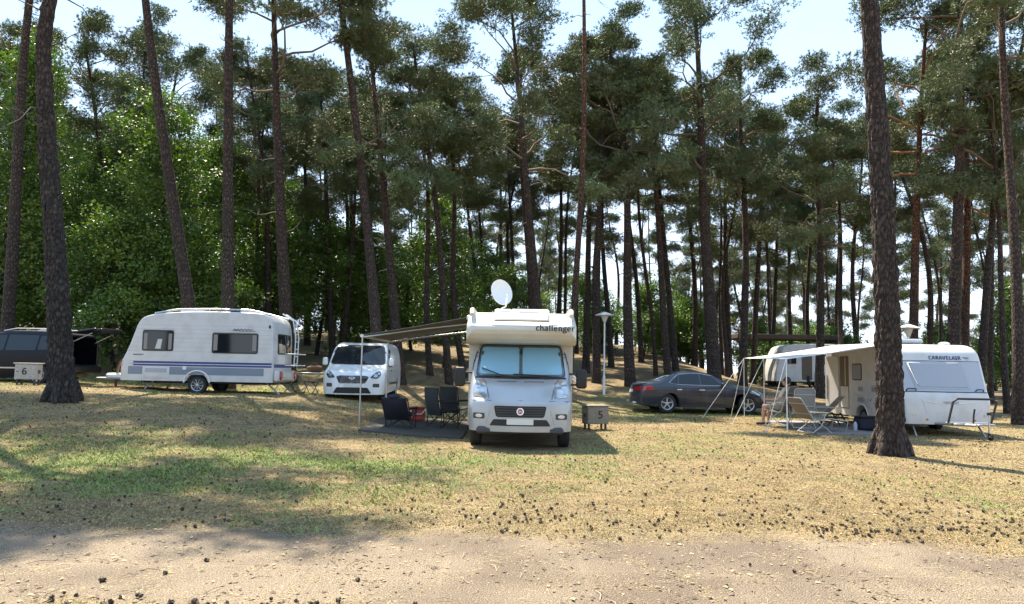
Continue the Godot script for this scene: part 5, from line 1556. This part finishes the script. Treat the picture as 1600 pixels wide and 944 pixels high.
class MB:
	var v := PackedVector3Array()
	var n := PackedVector3Array()
	var c := PackedColorArray()
	var col := Color(1, 1, 1)
	var xf := Transform3D()
	func tri(a: Vector3, b: Vector3, d: Vector3) -> void:
		v.append(xf * a); v.append(xf * b); v.append(xf * d)
		for i in 3:
			n.append(Vector3.ZERO); c.append(col)
	func quad(a: Vector3, b: Vector3, d: Vector3, e: Vector3) -> void:
		tri(a, b, d); tri(a, d, e)
	func otri(a: Vector3, b: Vector3, d: Vector3, o: Vector3) -> void:
		if (b - a).cross(d - a).dot((a + b + d) / 3.0 - o) < 0.0: tri(a, d, b)
		else: tri(a, b, d)
	func oquad(a: Vector3, b: Vector3, d: Vector3, e: Vector3, o: Vector3) -> void:
		if (d - a).cross(e - b).dot((a + b + d + e) / 4.0 - o) < 0.0: quad(a, e, d, b)
		else: quad(a, b, d, e)
	# box with chamfered edges
	func box(ctr: Vector3, s: Vector3, b := 0.008) -> void:
		var h := s * 0.5
		b = minf(b, minf(h.x, minf(h.y, h.z)) * 0.6)
		var P = func(sx, sy, sz, ax):
			var q = Vector3(sx * (h.x - b), sy * (h.y - b), sz * (h.z - b))
			q[ax] = [sx, sy, sz][ax] * h[ax]
			return ctr + q
		var S = [-1, 1]
		for s1 in S:
			oquad(P.call(s1, -1, -1, 0), P.call(s1, 1, -1, 0), P.call(s1, 1, 1, 0), P.call(s1, -1, 1, 0), ctr)
			oquad(P.call(-1, s1, -1, 1), P.call(1, s1, -1, 1), P.call(1, s1, 1, 1), P.call(-1, s1, 1, 1), ctr)
			oquad(P.call(-1, -1, s1, 2), P.call(1, -1, s1, 2), P.call(1, 1, s1, 2), P.call(-1, 1, s1, 2), ctr)
			for s2 in S:
				oquad(P.call(s1, s2, -1, 0), P.call(s1, s2, 1, 0), P.call(s1, s2, 1, 1), P.call(s1, s2, -1, 1), ctr)
				oquad(P.call(s1, -1, s2, 0), P.call(s1, 1, s2, 0), P.call(s1, 1, s2, 2), P.call(s1, -1, s2, 2), ctr)
				oquad(P.call(-1, s1, s2, 1), P.call(1, s1, s2, 1), P.call(1, s1, s2, 2), P.call(-1, s1, s2, 2), ctr)
				for s3 in S:
					otri(P.call(s1, s2, s3, 0), P.call(s1, s2, s3, 1), P.call(s1, s2, s3, 2), ctr)
	func tube(pts: Array, rad: Array, sides := 8, cols = null, rough := 0.0, nz: FastNoiseLite = null) -> void:
		var k := pts.size()
		var up := Vector3(0.13, 0.02, 0.99)
		var rings := []
		var norms := []
		for i in k:
			var t: Vector3 = (pts[mini(i + 1, k - 1)] - pts[maxi(i - 1, 0)]).normalized()
			var s := up.cross(t)
			if s.length() < 0.05: s = Vector3(1, 0.2, 0).cross(t)
			s = s.normalized()
			up = t.cross(s).normalized()
			var ring := PackedVector3Array()
			var nn := PackedVector3Array()
			for j in sides + 1:
				var a := TAU * (j % sides) / sides
				var d := s * cos(a) + up * sin(a)
				var r: float = rad[i]
				if nz:
					var q: Vector3 = pts[i] + d * r
					r += rough * nz.get_noise_3d(q.x, q.y * 0.33, q.z) * clampf(rad[i] * 4.0, 0.3, 1.3)
				ring.append(pts[i] + d * r)
				nn.append(d)
			rings.append(ring); norms.append(nn)
		for i in k - 1:
			var r0: PackedVector3Array = rings[i]
			var r1: PackedVector3Array = rings[i + 1]
			for j in sides:
				var c0: Color = cols[i] if cols else col
				var c1: Color = cols[i + 1] if cols else col
				for q in [[r0[j], norms[i][j], c0], [r0[j + 1], norms[i][j + 1], c0], [r1[j + 1], norms[i + 1][j + 1], c1], [r0[j], norms[i][j], c0], [r1[j + 1], norms[i + 1][j + 1], c1], [r1[j], norms[i + 1][j], c1]]:
					v.append(xf * q[0])
					n.append(Vector3.ZERO if nz else xf.basis * q[1])
					c.append(q[2])
		for e in [0, k - 1]:
			for j in sides:
				var a: Vector3 = rings[e][j]
				var b: Vector3 = rings[e][j + 1]
				if e == 0: tri(pts[e], b, a)
				else: tri(pts[e], a, b)
	# turned shape round the y axis of xf: profile of Vector2(radius, height), bottom to top outside
	func lathe(pr: Array, sides := 24) -> void:
		for i in pr.size() - 1:
			for j in sides:
				var a := TAU * j / sides
				var b := TAU * (j + 1) / sides
				var A := Vector3(cos(a), 0, -sin(a))
				var B := Vector3(cos(b), 0, -sin(b))
				var p0 = A * pr[i].x + Vector3.UP * pr[i].y
				var p1 = B * pr[i].x + Vector3.UP * pr[i].y
				var p2 = B * pr[i + 1].x + Vector3.UP * pr[i + 1].y
				var p3 = A * pr[i + 1].x + Vector3.UP * pr[i + 1].y
				if pr[i].x < 1e-5: tri(p0, p2, p3)
				elif pr[i + 1].x < 1e-5: tri(p0, p1, p2)
				else: quad(p0, p1, p2, p3)
	# sagging sheet of cloth with thickness between four corners
	func sheet(a: Vector3, b: Vector3, d: Vector3, e: Vector3, sag := Vector3.ZERO, th := 0.006, k := 8, wave := 0.0) -> void:
		var nn := (b - a).cross(e - a).normalized()
		var P = func(i, j, o):
			var u := float(i) / k
			var w := float(j) / k
			var q: Vector3 = a.lerp(b, u).lerp(e.lerp(d, u), w)
			return q + sag * (4 * u * (1 - u)) * (0.3 + 0.7 * 4 * w * (1 - w)) + nn * (o + wave * sin(u * 19.0 + w * 3.0) * sin(w * PI))
		for i in k:
			for j in k:
				quad(P.call(i, j, th), P.call(i + 1, j, th), P.call(i + 1, j + 1, th), P.call(i, j + 1, th))
				quad(P.call(i, j, 0), P.call(i, j + 1, 0), P.call(i + 1, j + 1, 0), P.call(i + 1, j, 0))
		for i in k:
			quad(P.call(i, 0, 0), P.call(i + 1, 0, 0), P.call(i + 1, 0, th), P.call(i, 0, th))
			quad(P.call(i, k, 0), P.call(i, k, th), P.call(i + 1, k, th), P.call(i + 1, k, 0))
			quad(P.call(0, i, 0), P.call(0, i, th), P.call(0, i + 1, th), P.call(0, i + 1, 0))
			quad(P.call(k, i, 0), P.call(k, i + 1, 0), P.call(k, i + 1, th), P.call(k, i, th))
	# raised panel that follows a surface fn(a, b, off)
	func patch(outl: PackedVector2Array, fn: Callable, off := 0.004, skirt := 0.012, rings := 4) -> void:
		var ctr := Vector2.ZERO
		for p in outl: ctr += p
		ctr /= outl.size()
		var m := outl.size()
		var grid := []
		for k in rings + 1:
			var row := PackedVector3Array()
			for p in outl:
				var q := ctr.lerp(p, float(k) / rings)
				row.append(fn.call(q.x, q.y, off))
			grid.append(row)
		var rim := PackedVector3Array()
		for p in outl: rim.append(fn.call(p.x, p.y, off - skirt))
		grid.append(rim)
		var out: Vector3 = fn.call(ctr.x, ctr.y, off + 0.05) - fn.call(ctr.x, ctr.y, off)
		var nrm: Vector3 = (grid[1][0] - grid[0][0]).cross(grid[1][m / 4] - grid[0][0])
		var flip := nrm.dot(out) < 0.0
		for k in grid.size() - 1:
			for j in m:
				var j2 := (j + 1) % m
				var a: Vector3 = grid[k][j]
				var b: Vector3 = grid[k + 1][j]
				var d: Vector3 = grid[k + 1][j2]
				var e: Vector3 = grid[k][j2]
				if k == 0:
					if flip: tri(a, d, b)
					else: tri(a, b, d)
				elif flip: quad(a, e, d, b)
				else: quad(a, b, d, e)
	func mesh(angle := 42.0) -> ArrayMesh:
		var lim := cos(deg_to_rad(angle))
		var at := {}
		var m := v.size()
		var fn := PackedVector3Array()
		fn.resize(m / 3)
		for f in m / 3:
			var q := (v[f * 3 + 1] - v[f * 3]).cross(v[f * 3 + 2] - v[f * 3])
			fn[f] = q
			if n[f * 3] == Vector3.ZERO:
				for k in 3:
					var key := Vector3i((v[f * 3 + k] * 4000.0).round())
					if at.has(key): at[key].append(f)
					else: at[key] = [f]
		var vv := PackedVector3Array(); var nn := PackedVector3Array(); var cc := PackedColorArray()
		for f in m / 3:
			if fn[f].length_squared() < 1e-16: continue
			var u := fn[f].normalized()
			for k in [0, 2, 1]:
				var i: int = f * 3 + k
				vv.append(v[i]); cc.append(c[i])
				if n[i] != Vector3.ZERO: nn.append(n[i])
				else:
					var s := Vector3.ZERO
					for g in at[Vector3i((v[i] * 4000.0).round())]:
						if fn[g].normalized().dot(u) > lim: s += fn[g]
					nn.append(s.normalized() if s.length_squared() > 1e-18 else u)
		var ar := []
		ar.resize(Mesh.ARRAY_MAX)
		ar[Mesh.ARRAY_VERTEX] = vv; ar[Mesh.ARRAY_NORMAL] = nn; ar[Mesh.ARRAY_COLOR] = cc
		var me := ArrayMesh.new()
		me.add_surface_from_arrays(Mesh.PRIMITIVE_TRIANGLES, ar)
		return me

# A vehicle body: side outline top(z)/bottom(z) with wheel arches, and a half width hw(z, y)
class Hull:
	var top := []
	var bot := []
	var arches := []
	var W := 1.0
	var rt := 0.12
	var rf := 0.15
	var rr := 0.1
	var belt := 9.0
	var tum := 0.0
	var tuck := 0.04
	var bowf := 0.0
	var bowr := 0.0
	var z0 := 0.0
	var z1 := -5.0
	var open_rear := false
	static func smooth(p: Array, k := 2) -> Array:
		for q in k:
			var o := [p[0]]
			for i in p.size() - 1:
				o.append(p[i].lerp(p[i + 1], 0.25)); o.append(p[i].lerp(p[i + 1], 0.75))
			o.append(p[-1])
			p = o
		return p
	func setup(t: Array, b: Array, k := 2) -> void:
		top = smooth(t, k); bot = b
		z0 = top[0].x; z1 = top[-1].x
	static func look(p: Array, z: float) -> float:
		if z >= p[0].x: return p[0].y
		for i in p.size() - 1:
			if z <= p[i].x and z >= p[i + 1].x:
				var d: float = p[i].x - p[i + 1].x
				return p[i].y if d < 1e-6 else lerpf(p[i].y, p[i + 1].y, (p[i].x - z) / d)
		return p[-1].y
	func yt(z: float) -> float: return look(top, z)
	func yb(z: float) -> float:
		var y := look(bot, z)
		for a in arches:
			var e: float = a[2] * a[2] - (z - a[0]) * (z - a[0])
			if e > 0: y = maxf(y, a[1] + sqrt(e))
		return minf(y, yt(z) - 0.01)
	func hw(z: float, y: float) -> float:
		var w := W
		if y > belt: w -= tum * (y - belt) + 0.12 * (y - belt) * (y - belt) * signf(tum)
		var lo := 0.75 - y
		if lo > 0: w -= tuck * lo * lo * 4.0
		var t := yt(z) - y
		if t < rt: w -= rt - sqrt(maxf(0, rt * rt - (rt - t) * (rt - t)))
		var e := z0 - z
		if e < rf: w -= rf - sqrt(maxf(0, rf * rf - (rf - e) * (rf - e)))
		e = z - z1
		if e < rr: w -= rr - sqrt(maxf(0, rr * rr - (rr - e) * (rr - e)))
		return maxf(w, 0.02)
	func dfm(p: Vector3) -> Vector3:
		var q := (p.x / W) * (p.x / W)
		var m := (z0 + z1) * 0.5
		var h := (z0 - z1) * 0.5
		p.z += -bowf * q * smoothstep(0, h, p.z - m) + bowr * q * smoothstep(0, h, m - p.z)
		return p
	func side_fn(s: float) -> Callable:
		return func(z, y, off):
			return dfm(Vector3(s * (hw(z, y) + off), y, z))
	func end_z(y: float, rear: bool) -> Vector2:
		var k := top.size()
		for i in k - 1:
			var a: Vector2 = top[k - 1 - i] if rear else top[i]
			var b: Vector2 = top[k - 2 - i] if rear else top[i + 1]
			if (y >= a.y and y <= b.y) and b.y - a.y > 1e-5:
				return Vector2(lerpf(a.x, b.x, (y - a.y) / (b.y - a.y)), (b.x - a.x) / (b.y - a.y))
		return Vector2(z1 if rear else z0, 0)
	func front_fn() -> Callable:
		return func(x, y, off):
			var e := end_z(y, false)
			var nn := Vector3(0, -e.y, 1).normalized()
			return dfm(Vector3(x, y, e.x)) + nn * off
	func rear_fn() -> Callable:
		return func(x, y, off):
			var e := end_z(y, true)
			var nn := Vector3(0, e.y, -1).normalized()
			return dfm(Vector3(x, y, e.x)) + nn * off
	func shell(mb: MB) -> void:
		var zs := []
		for p in top: zs.append(p.x)
		for p in bot: zs.append(p.x)
		var k := 0.0
		while k <= 1.0:
			zs.append(lerpf(z0, z1, k)); k += 0.04
		for q in [0.01, 0.03, 0.06, 0.1]:
			zs.append(z0 - q); zs.append(z1 + q)
		for a in arches:
			for i in 25: zs.append(a[0] + a[2] * cos(PI * i / 24.0))
			zs.append(a[0] + a[2] + 0.0015); zs.append(a[0] - a[2] - 0.0015)
		zs.sort()
		zs.reverse()
		var st := []
		for z in zs:
			if z <= z0 + 1e-6 and z >= z1 - 1e-6 and (st.is_empty() or st[-1] - z > 0.0008): st.append(z)
		var cols := []
		for z in st:
			var y1 := yt(z)
			var y0 := yb(z)
			var r := minf(rt, (y1 - y0) * 0.5)
			var c := []
			for q in [0.0, 0.02, 0.08, 0.2, 0.45, 1.0]: c.append(y1 - q * r)
			for i in range(1, 11): c.append(lerpf(y1 - r, y0, i / 10.0))
			var row := []
			for y in c: row.append(Vector2(hw(z, y), y))
			cols.append(row)
		var nx := 12
		for i in st.size() - 1:
			var za: float = st[i]
			var zb: float = st[i + 1]
			for s in [1.0, -1.0]:
				for j in cols[i].size() - 1:
					var a := dfm(Vector3(s * cols[i][j].x, cols[i][j].y, za))
					var b := dfm(Vector3(s * cols[i][j + 1].x, cols[i][j + 1].y, za))
					var d := dfm(Vector3(s * cols[i + 1][j + 1].x, cols[i + 1][j + 1].y, zb))
					var e := dfm(Vector3(s * cols[i + 1][j].x, cols[i + 1][j].y, zb))
					if s > 0: mb.quad(a, b, d, e)
					else: mb.quad(a, e, d, b)
			for f in nx:
				var u0 := f * 2.0 / nx - 1.0
				var u1 := (f + 1) * 2.0 / nx - 1.0
				var t0: Vector2 = cols[i][0]
				var t1: Vector2 = cols[i + 1][0]
				mb.quad(dfm(Vector3(u0 * t0.x, t0.y, za)), dfm(Vector3(u1 * t0.x, t0.y, za)), dfm(Vector3(u1 * t1.x, t1.y, zb)), dfm(Vector3(u0 * t1.x, t1.y, zb)))
				t0 = cols[i][-1]; t1 = cols[i + 1][-1]
				mb.quad(dfm(Vector3(u0 * t0.x, t0.y, za)), dfm(Vector3(u0 * t1.x, t1.y, zb)), dfm(Vector3(u1 * t1.x, t1.y, zb)), dfm(Vector3(u1 * t0.x, t0.y, za)))
		for e in [0, st.size() - 1]:
			if e > 0 and open_rear: continue
			for j in cols[e].size() - 1:
				for f in nx:
					var u0 := f * 2.0 / nx - 1.0
					var u1 := (f + 1) * 2.0 / nx - 1.0
					var p: Vector2 = cols[e][j]
					var q: Vector2 = cols[e][j + 1]
					var a := dfm(Vector3(u0 * p.x, p.y, st[e])); var b := dfm(Vector3(u1 * p.x, p.y, st[e]))
					var c := dfm(Vector3(u1 * q.x, q.y, st[e])); var d := dfm(Vector3(u0 * q.x, q.y, st[e]))
					if e == 0: mb.quad(d, c, b, a)
					else: mb.quad(a, b, c, d)

static func rpoly(pts: Array, r := 0.06, seg := 5) -> PackedVector2Array:
	var o := PackedVector2Array()
	var k := pts.size()
	for i in k:
		var p: Vector2 = pts[i]
		var a: Vector2 = pts[(i + k - 1) % k]
		var b: Vector2 = pts[(i + 1) % k]
		var ra := minf(r, p.distance_to(a) * 0.45)
		var rb := minf(r, p.distance_to(b) * 0.45)
		var pa := p.move_toward(a, ra)
		var pb := p.move_toward(b, rb)
		for j in seg + 1:
			var t := float(j) / seg
			o.append(pa.lerp(p, t).lerp(p.lerp(pb, t), t))
	var d := PackedVector2Array()
	for i in o.size():
		var a: Vector2 = o[i]
		var b: Vector2 = o[(i + 1) % o.size()]
		if a.distance_to(b) < 1e-5: continue
		var m := int(ceil(a.distance_to(b) / 0.12))
		for j in m: d.append(a.lerp(b, float(j) / m))
	return d
static func rect(x0: float, x1: float, y0: float, y1: float, r := 0.06) -> PackedVector2Array:
	return rpoly([Vector2(x0, y0), Vector2(x1, y0), Vector2(x1, y1), Vector2(x0, y1)], r)
static func disc(x: float, y: float, rx: float, ry := -1.0, k := 24) -> PackedVector2Array:
	var o := PackedVector2Array()
	for i in k: o.append(Vector2(x + rx * cos(TAU * i / k), y + (rx if ry < 0 else ry) * sin(TAU * i / k)))
	return o
